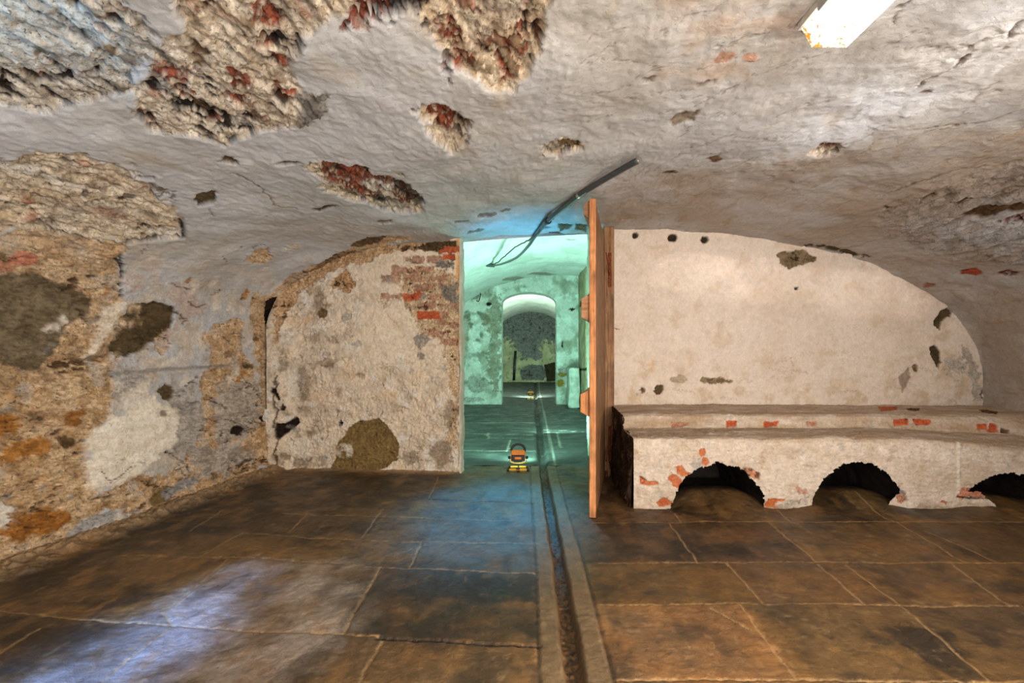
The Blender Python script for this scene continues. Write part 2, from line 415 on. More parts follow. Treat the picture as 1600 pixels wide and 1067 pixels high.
V.spots(60, 2.25, (110, 92, 74), .004, 63, sx=1, sy=.45)
P = V.patch
# left wall: stripped to mortar, with stones
P([(-400, 330), (0, 360), (60, 350), (200, 378), (190, 400), (185, 470), (200, 520), (172, 560), (185, 620), (170, 650), (140, 700), (140, 760), (175, 790), (140, 830), (90, 900), (-200, 1100), (-700, 1100)], 'tan')
P([(-100, 230), (-40, 240), (30, 250), (80, 228), (130, 240), (200, 262), (250, 300), (288, 345), (280, 376), (200, 380), (140, 372), (60, 360), (0, 366), (-100, 360), (-200, 300)], 'cream', dk=1.3)
P([(320, 525), (345, 505), (385, 500), (380, 540), (395, 570), (415, 640), (420, 700), (400, 740), (330, 780), (240, 800), (160, 800), (150, 770), (200, 740), (260, 740), (300, 700), (320, 660), (310, 600), (330, 570)], 'tan', dk=.6)
P([(395, 460), (425, 460), (520, 400), (610, 370), (650, 372), (560, 408), (470, 450), (430, 500), (428, 600), (425, 730), (395, 730), (410, 620), (400, 540)], 'tan', dk=.5)
for q in ([(250, 620), (300, 600), (320, 640), (310, 700), (270, 720), (240, 690)], [(340, 600), (400, 590), (410, 640), (390, 690), (340, 700), (330, 650)], [(300, 700), (370, 690), (400, 720), (330, 750), (300, 740)], [(205, 570), (180, 580), (175, 640), (230, 600)]):
    P(q, 'grey', strength=.85)
P([(135, 680), (170, 650), (215, 640), (240, 620), (275, 640), (280, 690), (240, 715), (215, 740), (170, 770), (140, 760)], 'bright', warp=.04)
P([(190, 610), (230, 600), (240, 640), (190, 660)], 'bright', strength=.7)
P([(0, 430), (55, 430), (110, 450), (148, 468), (143, 492), (108, 505), (92, 545), (60, 577), (0, 566), (-160, 590), (-200, 430)], 'stone')
P([(198, 478), (240, 470), (277, 482), (266, 512), (228, 545), (200, 558), (172, 556), (166, 540), (195, 510)], 'darkstone')
P([(160, 480), (200, 470), (190, 500), (165, 535), (150, 560), (135, 560), (150, 520)], 'bright', strength=.8, warp=.01)
P(ell(40, 705, 45, 16, -12), 'ochre'); P(ell(60, 820, 62, 20, -14), 'ochre', tint=(.95, .9, .8)); P(ell(15, 660, 22, 18, 10), 'ochre')
P(ell(120, 650, 20, 12, -30), 'ochre', tint=(.85, .85, .9)); P(ell(105, 690, 14, 12, 0), 'brown')
P(ell(255, 535, 12, 14, 30), 'tan'); P(ell(262, 612, 11, 15, 0), 'darkstone'); P(ell(372, 672, 9, 9), 'dark', dk=.3); P(ell(388, 572, 6, 6), 'brown')
P(ell(140, 822, 50, 10, -28), 'greystone', tint=(1.1, 1.13, 1.2)); P(ell(85, 860, 45, 9, -20), 'greystone', tint=(.8, .76, .7)); P(ell(20, 880, 26, 10, -20), 'olive', tint=(.7, .7, .7))
P([(-60, 790), (0, 780), (38, 790), (20, 815), (0, 822), (-60, 840)], 'bright', tint=(.85, .88, .95)); P(ell(255, 775, 22, 12, -30), 'olive', tint=(.8, .8, .8)); P(ell(285, 760, 30, 8, -30), 'greystone', tint=(1, 1.02, 1.1))
P(ell(40, 405, 20, 12, 0), 'palebrick', tint=(1.1, .9, .9)); P(ell(0, 420, 18, 10, 0), 'palebrick')
V.line([(172, 583), (260, 578), (372, 571)], .012, (150, 146, 140), .010, .004)
V.line([(190, 400), (196, 430), (192, 465)], .008, (36, 26, 18), .03); V.line([(178, 404), (196, 418)], .007, (36, 26, 18), .03)
V.line([(200, 382), (250, 374), (288, 372), (286, 350), (272, 340)], .010, (50, 34, 20), .03)
V.line([(380, 590), (395, 605), (410, 625)], .004, (40, 28, 18), .02); V.line([(262, 705), (296, 725), (298, 745)], .004, (40, 28, 18), .02)
V.line([(350, 525), (358, 534)], .005, (40, 28, 18), .02); V.line([(132, 775), (145, 780), (160, 776), (178, 774)], .005, (30, 20, 14), .02)
V.line([(160, 735), (170, 752), (195, 740), (210, 715)], .003, (90, 64, 44), .004); V.line([(60, 350), (90, 368), (120, 372), (155, 380)], .004, (60, 42, 26), .02)
P([(420, 470), (458, 458), (450, 470), (436, 482), (428, 505), (420, 518), (416, 500)], 'dark', warp=.008)
for q in (ell(432, 618, 6, 12, -25), ell(418, 652, 13, 6, -25), ell(440, 560, 4, 5)): P(q, 'dark', dk=.5)
# flaked film of old limewash
for q in (ell(235, 415, 18, 9, -10), ell(212, 440, 16, 14, 20), ell(243, 438, 9, 6, 60), ell(280, 455, 20, 14, 10), ell(300, 480, 18, 12, 40)): P(q, 'pink', strength=.75)
P([(255, 455), (300, 460), (325, 475), (300, 500), (275, 520), (260, 545), (240, 540), (275, 505), (280, 480)], 'pink', strength=.8)
bro = ss(.6, .8, V.A)
V.stain(3.5, .2, 1.2, (196, 158, 108), 67, .55, bro*lw_); V.stain(6, .5, 1.3, (150, 120, 88), 68, .6, bro*lw_); V.stain(5, .6, 1.5, (214, 204, 192), 69, .6, bro*lw_); V.stain(14, .9, 1.6, (108, 80, 54), 70, .6, bro)
for k in range(60):
    x0 = random.uniform(-10, 400); y0 = random.uniform(300, 850); q = [(x0, y0)]
    for _ in range(random.randint(2, 4)): q.append((q[-1][0]+random.uniform(-4, 16), q[-1][1]+random.uniform(-7, 9)))
    V.line(q, random.uniform(.003, .006), (58, 40, 26), .012, .012, .85)
for k in range(34):
    P(ell(random.uniform(0, 390), random.uniform(400, 830), random.uniform(3, 14), random.uniform(2, 8), random.uniform(-50, 30)), random.choice(('brown', 'greystone', 'ochre', 'bright', 'greystone', 'peach')), strength=random.uniform(.5, .9), k=.7)
# the crown: big losses showing rubble and brick
A_ = [(-300, -60), (-100, -200), (190, -40), (195, 5), (245, 45), (250, 78), (215, 120), (200, 150), (150, 160), (80, 176), (0, 168), (-200, 150)]
P(A_, 'rubble', dk=.75, warp=.02, tint=(.9, .92, .95))
B_ = [(270, -60), (278, 5), (283, 42), (256, 60), (242, 100), (222, 130), (212, 190), (240, 206), (300, 213), (352, 228), (400, 214), (470, 205), (494, 194), (512, 160), (478, 146), (455, 112), (470, 60), (520, 40), (560, 28), (640, 14), (650, -60)]
P(B_, 'rubble', dk=.8, warp=.016); P([(470, 150), (510, 152), (514, 165), (494, 198), (465, 204)], 'greystone', tint=(.62, .60, .58), warp=.016, dk=2)
C_ = [(600, -60), (640, 10), (666, 50), (692, 88), (730, 116), (770, 136), (808, 142), (818, 120), (840, 80), (852, 45), (862, -60)]
P(C_, 'rubble', dk=.8, warp=.016, tint=(1.02, .97, .9)); P([(540, 20), (600, 10), (640, 10), (600, 35), (560, 46), (530, 46)], 'brick', tint=(.8, .8, .8))
for q in ([(678, 30), (706, 28), (722, 60), (740, 100), (722, 108), (700, 80)], [(738, 60), (770, 66), (800, 72), (812, 40), (830, 20), (828, 60), (804, 96), (775, 88), (748, 84)], [(778, 96), (800, 100), (802, 130), (786, 134), (776, 116)], [(715, 8), (735, 8), (738, 24), (720, 22)]): P(q, 'brick', warp=.03)
D_ = [(648, 166), (680, 162), (704, 178), (735, 186), (734, 214), (712, 234), (690, 226), (668, 210), (654, 190)]
P(D_, 'cream', dk=1.5); P([(652, 166), (680, 165), (706, 182), (732, 190), (728, 214), (706, 218), (690, 210), (670, 195)], 'brick', tint=(.85, .85, .85), warp=.03)
P([(848, 228), (875, 218), (918, 224), (904, 238), (872, 246), (850, 242)], 'cream', dk=1.4); P([(870, 220), (915, 225), (900, 236), (875, 230)], 'brown')
E_ = [(470, 256), (500, 250), (560, 260), (620, 284), (660, 312), (664, 330), (640, 334), (600, 330), (540, 310), (508, 300), (495, 275)]
P(E_, 'cream', dk=1.6); P([(500, 252), (560, 262), (616, 284), (655, 314), (640, 328), (590, 322), (545, 300), (510, 285)], 'brick', tint=(.8, .78, .78), warp=.035)
P([(600, 280), (640, 290), (664, 322), (650, 330), (625, 305)], 'dark', dk=.8, strength=.8)
for q in ([(240, 112), (270, 105), (300, 125), (290, 145), (260, 140)], [(215, 180), (240, 172), (248, 190), (225, 200)], [(262, 132), (300, 150), (345, 180), (338, 196), (290, 170)], [(345, 105), (375, 115), (385, 135), (365, 140)], [(400, 15), (425, 20), (445, 55), (430, 60), (410, 40)], [(405, 58), (430, 72), (430, 86), (408, 82)], [(432, 95), (456, 102), (452, 116), (436, 112)], [(300, 0), (350, 5), (340, 20), (310, 12)], [(355, 145), (390, 165), (420, 190), (400, 192), (365, 165)], [(432, 135), (455, 150), (450, 160), (435, 150)]): P(q, 'brick', warp=.04, k=1, dk=1.1)
for q in ([(68, 98), (90, 98), (130, 118), (110, 126), (80, 112)], [(20, 118), (60, 122), (96, 140), (60, 132)]): P(q, 'brick', tint=(1.1, 1.2, 1.1), warp=.03, strength=.8)
for q in ([(100, 5), (130, 0), (125, 20), (112, 22)], [(90, 40), (120, 40), (122, 62), (105, 60)], [(140, 100), (165, 108), (155, 120), (140, 112)], [(0, 130), (15, 130), (8, 155), (0, 160)], [(250, 155), (310, 170), (330, 190), (280, 180)]): P(q, 'dark', dk=.9, warp=.03)
for k in range(44):
    (xa, xb_, ya, yb_, rot) = ((20, 200, 20, 150, 30), (235, 450, 70, 200, 34), (300, 460, 5, 110, 45), (690, 830, 10, 120, 62))[k % 4]
    P(ell(random.uniform(xa, xb_), random.uniform(ya, yb_), random.uniform(7, 20), random.uniform(3, 6), rot+random.uniform(-12, 12)), random.choice(('brick', 'brown', 'dark', 'brick', 'stone')) if k % 4 else random.choice(('brown', 'dark', 'stone')), warp=.018, strength=random.uniform(.7, 1), dk=.7)
for k in range(16):
    P(ell(random.uniform(20, 250), random.uniform(245, 360), random.uniform(5, 16), random.uniform(2, 4), random.uniform(5, 25)), random.choice(('brown', 'dark', 'palebrick')), warp=.014, strength=random.uniform(.5, .9), dk=.6)
for k in range(12):
    P(ell(random.uniform(520, 645), random.uniform(268, 322), random.uniform(6, 14), random.uniform(2, 4), 25), random.choice(('dark', 'brown', 'cream')), warp=.012, strength=.85, dk=.7)
for q in (ell(322, 309, 22, 9, -18), ell(362, 252, 14, 6, 10), ell(452, 255, 22, 4, 0), ell(508, 325, 20, 4, -10)): P(q, 'darkstone')
P([(545, 386), (575, 370), (606, 370), (590, 382), (560, 390)], 'brown'); P(ell(405, 404, 20, 12, -8), 'tan'); P(ell(458, 388, 12, 6), 'cream', strength=.6)
P([(480, 428), (520, 402), (560, 392), (545, 404), (510, 424), (490, 436)], 'brown', strength=.8)
P([(1040, 190), (1062, 178), (1092, 174), (1082, 190), (1056, 200)], 'stone', tint=(1.3, 1.25, 1.2), strength=.8)
P([(1268, 236), (1290, 222), (1314, 222), (1316, 230), (1300, 242), (1280, 242)], 'cream'); P([(1272, 234), (1292, 223), (1312, 222), (1310, 231), (1290, 238)], 'brick', tint=(.8, .8, .8), warp=.01)
for q in (ell(1118, 249, 13, 4, -5), ell(1050, 270, 10, 3, 0), ell(1444, 148, 9, 2, -15), ell(1386, 322, 7, 3)): P(q, 'brown')
for q in (ell(1130, 92, 10, 5), ell(1175, 95, 12, 4), ell(1165, 65, 4, 4)): P(q, 'palebrick', strength=.8)
bro = ss(.6, .8, V.A)*(1-lw_)
V.stain(4, .3, 1.3, (170, 160, 148), 72, .6, bro, sy=.5); V.stain(9, .9, 1.6, (92, 74, 60), 73, .7, bro, sy=.45); V.stain(6, 1.0, 1.8, (158, 92, 60), 74, .6, bro, sy=.45); V.stain(7, .6, 1.4, (246, 238, 224), 75, .7, bro, sy=.5)
V.D += bro*.010*fbm(U_, Y_, 4, 2, 76, 1, .4)
# right haunch: laminated, brick-strewn strip
z = V.soft([(1400, 330), (1480, 290), (1620, 260), (1700, 330), (1700, 420), (1500, 400), (1400, 370)], .16)
lam = fbm(U_, Y_, 13, 5, 71, 1.5, .22, .6)
V.D += z*(.019*lam); V.A += z*.45; V.stain(13, .3, 1.3, (126, 104, 84), 71, .75, z, octv=5, sx=1.5, sy=.22)
for q in ([(1500, 338), (1540, 325), (1600, 318), (1700, 300), (1700, 318), (1600, 330), (1540, 340)], [(1480, 318), (1510, 308), (1540, 308), (1500, 320)], [(1430, 305), (1462, 300), (1440, 312)]): P(q, 'brown', tint=(.7, .65, .6), dk=1.4)
P([(1560, 344), (1600, 334), (1680, 325), (1680, 345), (1600, 352)], 'brick', warp=.01)
for q, f in ((ell(1516, 427, 18, 6, 0), 'redface'), (ell(1574, 428, 14, 5, 0), 'brick'), (ell(1452, 446, 8, 3), 'palebrick')): P(q, f, tint=(.75, .7, .75))
P([(900, 348), (918, 348), (916, 362), (900, 360)], 'brown', warp=.008); P([(872, 350), (895, 350), (890, 358), (874, 362)], 'brown', warp=.008); P(ell(870, 366, 12, 3, 0), 'brown')
for x, y, a, b in ((850, 356, 12, 2), (742, 362, 14, 3), (760, 336, 16, 3), (720, 345, 12, 2), (600, 345, 12, 3), (790, 330, 9, 2), (1105, 130, 14, 2), (1010, 125, 10, 3)): P(ell(x, y, a, b, -8), 'brown', strength=.75)
for q in (ell(1325, 397, 16, 4, 12), ell(1300, 390, 12, 4, 8), ell(1352, 402, 6, 2), ell(1262, 384, 9, 2), ell(1282, 386, 8, 2)): P(q, 'darkstone', tint=(.9, .9, .9))
V.A += .15*right
# fine cracks in the limewash of the crown
for k in range(46):
    x0 = random.uniform(860, 1580); y0 = random.uniform(20, 300); n = random.randint(3, 5); q = [(x0, y0)]
    for _ in range(n): q.append((q[-1][0]+random.uniform(10, 34), q[-1][1]-random.uniform(-4, 16)))
    V.line(q, .0030, (126, 114, 104), .005, .012, .65)
for q in ([(1435, 140), (1480, 112), (1500, 95), (1520, 78)], [(1400, 42), (1404, 22), (1425, 8)], [(1570, 55), (1600, 30)], [(1390, 300), (1430, 282), (1500, 262), (1560, 262)], [(1450, 200), (1530, 190), (1600, 168)], [(360, 270), (400, 290), (430, 318), (460, 325)]):
    V.line(q, .0045, (92, 78, 66), .010, .012, .85)
V.D += -.0025*np.clip(fbm(U_, Y_, 16, 3, 77, .5, 1), .4, 2)*(1-bro)
ceil_f = (V.U[:-1, :-1] > 0)
sL = np.interp(1.62, pp[:60, 1], L[:60]) if False else L[np.argmax(pp[:, 1] > 1.6)]
sR = L[len(pp)-1-np.argmax(pp[::-1, 1] > 1.3)]
for nm, msk in (('wall_left', V.U[:-1, :-1] <= sL), ('ceiling', (V.U[:-1, :-1] > sL) & (V.U[:-1, :-1] <= sR) & ~((V.P[:-1, :-1, 1] > 4.73) & (V.P[:-1, :-1, 0] > -.7) & (V.P[:-1, :-1, 0] < .66))), ('wall_right', V.U[:-1, :-1] > sR)):
    tag(V.build(nm, M_PL if nm != 'wall_left' else M_WALL, msk), kind='structure')

# ------------------------------------------------------------------ the floor
GX = .13                                        # gutter centre line
def gutter_x(Y): return np.interp(Y, [0, 1.7, 2.65, 4.6, 9.6, 13, 18], [.14, .137, .128, .085, .045, .02, .03])
def floor_z(X, Y):
    g = X-gutter_x(Y); z = np.zeros_like(X)
    w_ = .030
    z = z-.045*ss(w_+.012, w_-.012, np.abs(g))
    z = z+.006*ss(.125, .105, np.abs(g-.005))*(np.abs(g) > w_)
    return z
xs = np.arange(-3.0, 4.15, .0068); ysf = ylist(1.3, 4.9, .0030, -2.7)
Xf, Yf = np.meshgrid(xs, ysf, indexing='ij')
Zf = np.zeros_like(Xf)
G = Surf(np.stack([Xf, Yf, Zf], -1), Xf, Yf, (0, 2, 40))
G.relief(1, 1, 8)
G.C[:] = lin((108, 80, 46)); G.A[:] = .5
G.stain(1.2, -1.2, 1.4, (90, 70, 48), 81, .8)
G.stain(2.2, -.2, 1.5, (122, 86, 44), 82, .7)
G.stain(2.6, .1, 1.5, (44, 35, 24), 83, .95, sx=.7)
G.stain(7, .5, 1.6, (60, 48, 36), 84, .55, sx=.6)
G.stain(9, .9, 1.9, (156, 126, 90), 85, .4); G.stain(16, .6, 1.7, (52, 40, 28), 79, .5, sx=.7); G.stain(30, 1.2, 2.2, (170, 140, 104), 78, .45)
blk = [ [(340, 760), (560, 740), (700, 745), (690, 780), (520, 790), (360, 800), (250, 810)], [(130, 830), (260, 800), (430, 780), (400, 830), (200, 860)], [(560, 900), (640, 880), (830, 880), (840, 990), (700, 1000), (560, 980)],
        [(0, 960), (90, 960), (170, 985), (100, 1030), (0, 1050)], [(930, 815), (1050, 820), (1080, 878), (930, 876)], [(40, 880), (170, 860), (130, 950), (0, 955)], [(1300, 790), (1500, 785), (1500, 810), (1300, 812)] ]
for q in blk:
    m = G.soft(q, .12)
    G.stain(5, -1.6, .8, (46, 39, 29), 86, .85, m, sx=.6)
rustm = G.soft([(940, 890), (1140, 885), (1240, 1067), (960, 1067)], .15); G.stain(3.5, -1.2, 1.2, (136, 92, 42), 87, .5, rustm)
litq = None
bluish = G.soft([(640, 860), (700, 760), (720, 735), (840, 740), (842, 890), (660, 890)], .12); G.stain(3.5, -1.5, 1.2, (98, 100, 98), 88, .7, bluish)  # cool cast of the blue light put into the stone tone
litm = G.soft([(40, 1067), (380, 880), (560, 880), (560, 960), (420, 1067)], .12); G.stain(3, -1.8, 1, (158, 146, 134), 89, .75, litm)  # stone painted paler where the streak of light falls
G.stain(3, .2, 1.4, (48, 36, 22), 77, .55, sx=1.5, sy=.8); G.stain(4, .4, 1.5, (146, 108, 62), 76, .4, sx=1.6, sy=.8); G.stain(14, .7, 1.8, (150, 122, 84), 75, .28, sx=1.5, sy=.8); G.stain(22, .8, 1.7, (58, 44, 28), 74, .3, sx=1.4, sy=.9)
def flag(q, tint, px=True):                     # each slab has a tone of its own
    q = G.uv(q) if px else np.array(q, float); M = G.box(q, .02); m = ss(.004, -.004, G.sd(q, M)+.002*G.W[M])[:, None]
    G.C[M] = G.C[M]*(1-m)+G.C[M]*np.array(tint)*m
rf = random.Random(11)
for y0, y1, xb in ((3.27, 4.4, (.25, .87, 1.62, 2.2, 4.2)), (2.66, 3.27, (.25, .86, 1.48, 2.33, 4.2)), (2.216, 2.66, (.25, 1.0, 1.47, 2.16, 4.2)), (1.71, 2.216, (.25, .90, 1.57, 4.2)), (1.0, 1.71, (.25, 1.3, 4.2))):
    for a_, b_ in zip(xb[:-1], xb[1:]):
        k_ = rf.uniform(.72, 1.3); flag([(a_, y0), (b_, y0), (b_, y1), (a_, y1)], (k_*rf.uniform(.97, 1.06), k_, k_*rf.uniform(.85, 1.08)), False)
for q, tn in (([(0, 956), (190, 972), (275, 978), (160, 1067), (0, 1067)], (.75, .76, .78)), ([(275, 978), (600, 995), (565, 1067), (160, 1067)], (1.0, 1.0, 1.05)), ([(370, 878), (595, 886), (535, 990), (275, 978), (250, 960)], (1.2, 1.18, 1.18)),
              ([(595, 886), (840, 895), (845, 1007), (535, 990)], (.8, .8, .84)), ([(600, 995), (850, 1008), (850, 1067), (565, 1067)], (1.05, 1.03, 1.0)), ([(190, 868), (370, 872), (270, 955), (0, 955), (60, 900)], (1.25, 1.2, 1.05)),
              ([(490, 846), (660, 846), (640, 885), (430, 875), (315, 867), (380, 831)], (1.15, 1.15, 1.1)), ([(660, 846), (842, 848), (840, 895), (640, 886)], (.9, .95, 1.0)), ([(440, 802), (600, 806), (565, 840), (380, 831)], (.8, .8, .8))): flag(q, tn)
G.D += .003*fbm(Xf, Yf, 3, 4, 90)+.0012*fbm(Xf, Yf, 22, 4, 91)
def J(pts, w_=.0040, c=(172, 138, 94), d=.005, s_=.7): G.line(pts, w_*1.15, c, d, .0035, min(1, s_*1.2))
def zl(q, ox): return [(ox+x/2, 700+y/2) for x, y in q]
for q in ([(250, 235), (700, 232), (1600, 228)], [(270, 358), (940, 358), (1600, 360)], [(280, 490), (700, 486), (1215, 490), (1560, 497), (1600, 498)], [(330, 725), (900, 730), (1600, 735)],
          [(490, 235), (580, 358)], [(800, 232), (955, 358)], [(1200, 230), (1410, 355)], [(1290, 258), (1520, 360)], [(670, 358), (780, 482)], [(955, 365), (1100, 485)],
          [(1040, 365), (1215, 490)], [(1370, 360), (1560, 495)], [(715, 490), (890, 725)], [(1215, 490), (1500, 734)], [(505, 205), (530, 232)], [(830, 195), (870, 228)], [(1040, 150), (1165, 220), (1210, 235)], [(620, 500), (760, 570)]):
    J(zl(q, 800))
for q in ([(880, 205), (1230, 212), (1600, 228)], [(760, 262), (980, 280), (1230, 290), (1690, 298)], [(640, 335), (860, 350), (1200, 372), (1690, 394)],
          [(0, 512), (160, 524), (380, 545), (550, 556), (800, 568), (1075, 580), (1180, 590)], [(1370, 90), (1340, 160)], [(1195, 190), (1130, 280)], [(960, 208), (900, 265)],
          [(760, 262), (630, 335)], [(1320, 290), (1280, 370)], [(720, 345), (560, 480), (510, 520), (540, 560), (400, 660), (310, 734)], [(1190, 372), (1070, 580)], [(1195, 595), (1130, 734)],
          [(380, 335), (640, 338), (720, 345)], [(700, 190), (590, 260)], [(0, 640), (120, 560)]):
    J(zl(q, 0))
for q in ([(1340, 162), (1480, 164), (1680, 172)], [(1180, 592), (1400, 604), (1690, 618)]): J(zl(q, 0), .007, (30, 24, 18), .012, .9)
# kerbs and channel
g = Xf-gutter_x(Yf)
kerb = ss(.128, .118, np.abs(g-.003))
kn = fbm(Xf, Yf, 12, 4, 93, 1.5, .6)
kc = lin((120, 98, 70))[None, None]*(1+.15*kn[..., None])
G.C = G.C*(1-kerb[..., None]*.75)+kc*kerb[..., None]*.75
kb = np.exp(-(((np.abs(g-.003)-.124)/.007)**2)); G.D += .007*kb; G.C *= (1-.5*kb)[..., None]
ww = .029+.003*fbm(Xf*0, Yf, 3, 3, 94)
ch = ss(ww+.014, ww-.008, np.abs(g))
G.D += ch*(.045+.006*fbm(Xf, Yf, 30, 4, 95))
soil = np.stack([ss(-1.5, 1.5, fbm(Xf, Yf, 45, 4, 96))]*3, -1); soil = lin((44, 30, 18))*(1-soil)+lin((118, 84, 48))*soil
G.C = G.C*(1-ch[..., None])+soil*ch[..., None]
# rubbish heaped in the mouths of the arches, rubble fillet along the left wall and below the partition
for (mx, wd, hh) in ((1.30, .30, .085), (2.22, .36, .09), (3.2, .3, .05)):
    G.D -= hh*np.exp(-((Xf-mx)/wd)**4-((Yf-3.80)/.26)**2)
lw = .75+(-2.40-.75)*taper(Yf)
fil = ss(.20, -.02, Xf-lw+.04*G.W); G.A += .6*fil; G.D -= fil*(.05+.006*G.W2); dust = lin((186, 156, 118)); G.C = G.C*(1-fil[..., None]*.8)+dust*fil[..., None]*.8*(.85+.15*G.W2[..., None])
yw = 4.757-(Xf+2.41)*.102
fb = ss(.10, -.02, yw-Yf+.015*G.W)*(Xf < -.67); G.D -= fb*.02; G.C = G.C*(1-fb[..., None]*.7)+dust*fb[..., None]*.7
ins = ss(3.70, 3.80, Yf)*ss(.72, .78, Xf); G.C = G.C*(1-ins[..., None]*.93)+lin((34, 27, 21))*ins[..., None]*.93  # shade inside the arches put into the floor colour
G.spots(70, 2.6, (206, 190, 168), -.002, 98, strength=.8)
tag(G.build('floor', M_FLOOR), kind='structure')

# floor of the passage rooms
xs = np.arange(-2.3, 3.4, .02); ys2 = ylist(4.9, 18.6, .006)
Xp, Yp = np.meshgrid(xs, ys2, indexing='ij')
H = Surf(np.stack([Xp, Yp, Xp*0], -1), Xp, Yp, (0, 8, 40)); H.relief(1, 1, 6)
H.C[:] = lin((62, 66, 62)); H.stain(1.5, -.8, 1.2, (36, 40, 38), 101, .8); H.stain(4, .2, 1.6, (92, 94, 86), 102, .6, sx=.6)
H.D += .004*fbm(Xp, Yp, 3, 4, 103)
for q in ([(720, 676), (760, 677), (834, 680)], [(764, 685), (834, 686)], [(720, 661), (838, 660)], [(764, 676), (762, 685)], [(850, 672), (912, 674)], [(862, 655), (912, 656)], [(720, 648), (830, 647)], [(720, 705), (850, 706)], [(870, 676), (876, 700)], [(795, 686), (790, 705)]): H.line(q, .012, (170, 166, 150), .01, .01, .8)
g = Xp-gutter_x(Yp); ch = ss(.05, .03, np.abs(g)); H.D += ch*.05; H.C = H.C*(1-ch[..., None]*.85)+lin((26, 24, 20))*ch[..., None]*.85
kb = ss(.02, .008, np.abs(g-.12)); H.C = H.C*(1-kb[..., None]*.5)+lin((178, 174, 160))*kb[..., None]*.5
tag(H.build('floor', M_FLOOR), kind='structure')

# ------------------------------------------------------------------ partition, left half
def flat(x0, x1, z0, z1, yf, d=.0052, toward=(0, 0, 1)):
    a = np.arange(x0, x1+d, d); b = np.arange(z0, z1+d, d); A, B = np.meshgrid(a, b, indexing='ij')
    return Surf(np.stack([A, yf(A, B), B], -1), A, B, toward)
yl = lambda A, B: 4.757-(A+2.41)*.102-.10*ss(-2.15, -2.5, A)
W = flat(-2.52, -.672, -.03, 2.2, yl); W.relief(1, 1, 10)
A, B = W.U, W.V
W.C[:] = lin((228, 210, 186)); W.D += .010*fbm(A, B, 1.7, 4, 111)+.0014*fbm(A, B, 30, 4, 112)
low = ss(1.35, .7, B+.15*W.W); left = ss(-1.3, -2.0, A+.12*W.W)
W.stain(3, -1, 1, (222, 206, 184), 113, .8); W.stain(7, .5, 1.6, (204, 176, 142), 114, .45)
W.stain(5, -.9, 1., (186, 172, 154), 115, .65, np.maximum(low*.8, left)); W.stain(9, .2, 1.2, (146, 124, 96), 116, .6, np.maximum(low*.55, left))
W.stain(6, .3, 1.2, (224, 216, 206), 117, .85, np.maximum(low, left)); W.stain(16, .8, 1.8, (104, 84, 60), 118, .6, np.maximum(low*.8, left)); W.stain(12, 1.0, 2.0, (170, 136, 100), 127, .5)
W.D += np.maximum(low, left)*.006*W.R
W.spots(38, 1.9, (96, 76, 56), .004, 119, np.maximum(low, left*.7)); W.spots(70, 2.3, (90, 70, 50), .003, 120)
P = W.patch
P([(712, 372), (722, 372), (722, 545), (712, 545)], 'peach', tint=(1.1, .82, .5), edge=.012, warp=.006)  # orange light on the jamb edge, painted into the plaster
P([(424, 470), (440, 450), (520, 400), (600, 376), (700, 366), (700, 380), (620, 392), (540, 415), (470, 455), (440, 500), (432, 540)], 'tan', dk=.6, tint=(.9, .85, .8))
P([(646, 386), (680, 376), (712, 374), (712, 392), (690, 396), (660, 392)], 'brown', tint=(.6, .6, .6))
P(ell(537, 441, 16, 17), 'tan', tint=(.85, .75, .65)); P(ell(503, 489, 7, 8), 'brown')
br = [(630, 420), (660, 416), (690, 420), (715, 440), (718, 700), (700, 690), (705, 620), (700, 580), (690, 530), (660, 520), (640, 490), (622, 460)]
P(br, 'cream', dk=.6, tint=(.95, .86, .74))
z0 = None
for r in range(11):                             # exposed brick courses by the jamb
    zc = 2.0-r*.082
    for c in range(3):
        xr = -.672-c*.215-(r % 2)*.10
        if (r, c) in ((0, 2), (1, 2), (4, 2), (6, 2), (7, 2), (8, 2), (9, 2), (10, 2), (8, 1), (9, 1), (10, 1), (7, 1), (2, 0), (0, 1)): continue
        f = 'redface' if (r, c) in ((0, 0), (5, 1)) else 'palebrick'
        q = [(xr-.19, zc-.028), (xr-.01, zc-.028), (xr-.01, zc+.028), (xr-.19, zc+.028)]
        P(q, f, uvpts=True, strength=1 if f == 'redface' else .8, warp=.020, dk=.8, tint=None if f == 'redface' else (random.uniform(.8, 1.05),)*3)
        W.line(q+[q[0]], .004, (150, 122, 94), .007, .008, .45, uvpts=True)
P([(650, 487), (686, 486), (686, 498), (652, 499)], 'redface', warp=.006); P([(692, 397), (711, 397), (711, 406), (692, 405)], 'redface', warp=.006)
P([(690, 446), (712, 444), (712, 472), (698, 470), (690, 462)], 'greystone', tint=(.75, .7, .62)); P(ell(695, 415, 12, 6), 'greystone', tint=(.8, .75, .7))
P([(645, 528), (666, 522), (674, 532), (660, 545), (662, 560), (654, 560), (654, 546)], 'greystone', tint=(.95, .9, .85), strength=.8)
P([(516, 735), (526, 700), (542, 672), (560, 656), (592, 655), (612, 672), (622, 700), (618, 722), (590, 736)], 'olive')
P([(430, 662), (445, 660), (464, 652), (468, 660), (450, 676), (438, 686), (431, 684)], 'dark', dk=.8, warp=.008); P([(424, 605), (432, 608), (440, 626), (434, 628), (426, 615)], 'dark', dk=.6); P(ell(442, 636, 3, 5), 'dark', dk=.4); P(ell(532, 661, 4, 3), 'dark', dk=.6)
for q in (ell(500, 475, 9, 20, 0), ell(475, 600, 12, 26, 0), ell(510, 570, 10, 8), ell(440, 570, 8, 12), ell(690, 710, 16, 20), ell(705, 650, 8, 30), ell(470, 720, 14, 14), ell(640, 715, 12, 12)): P(q, 'brown', strength=.55, edge=.02, warp=.03, dk=.5)
for q in (ell(500, 622, 16, 12), ell(600, 617, 22, 5), ell(470, 500, 20, 10), ell(540, 590, 16, 10)): P(q, 'peach', strength=.6)
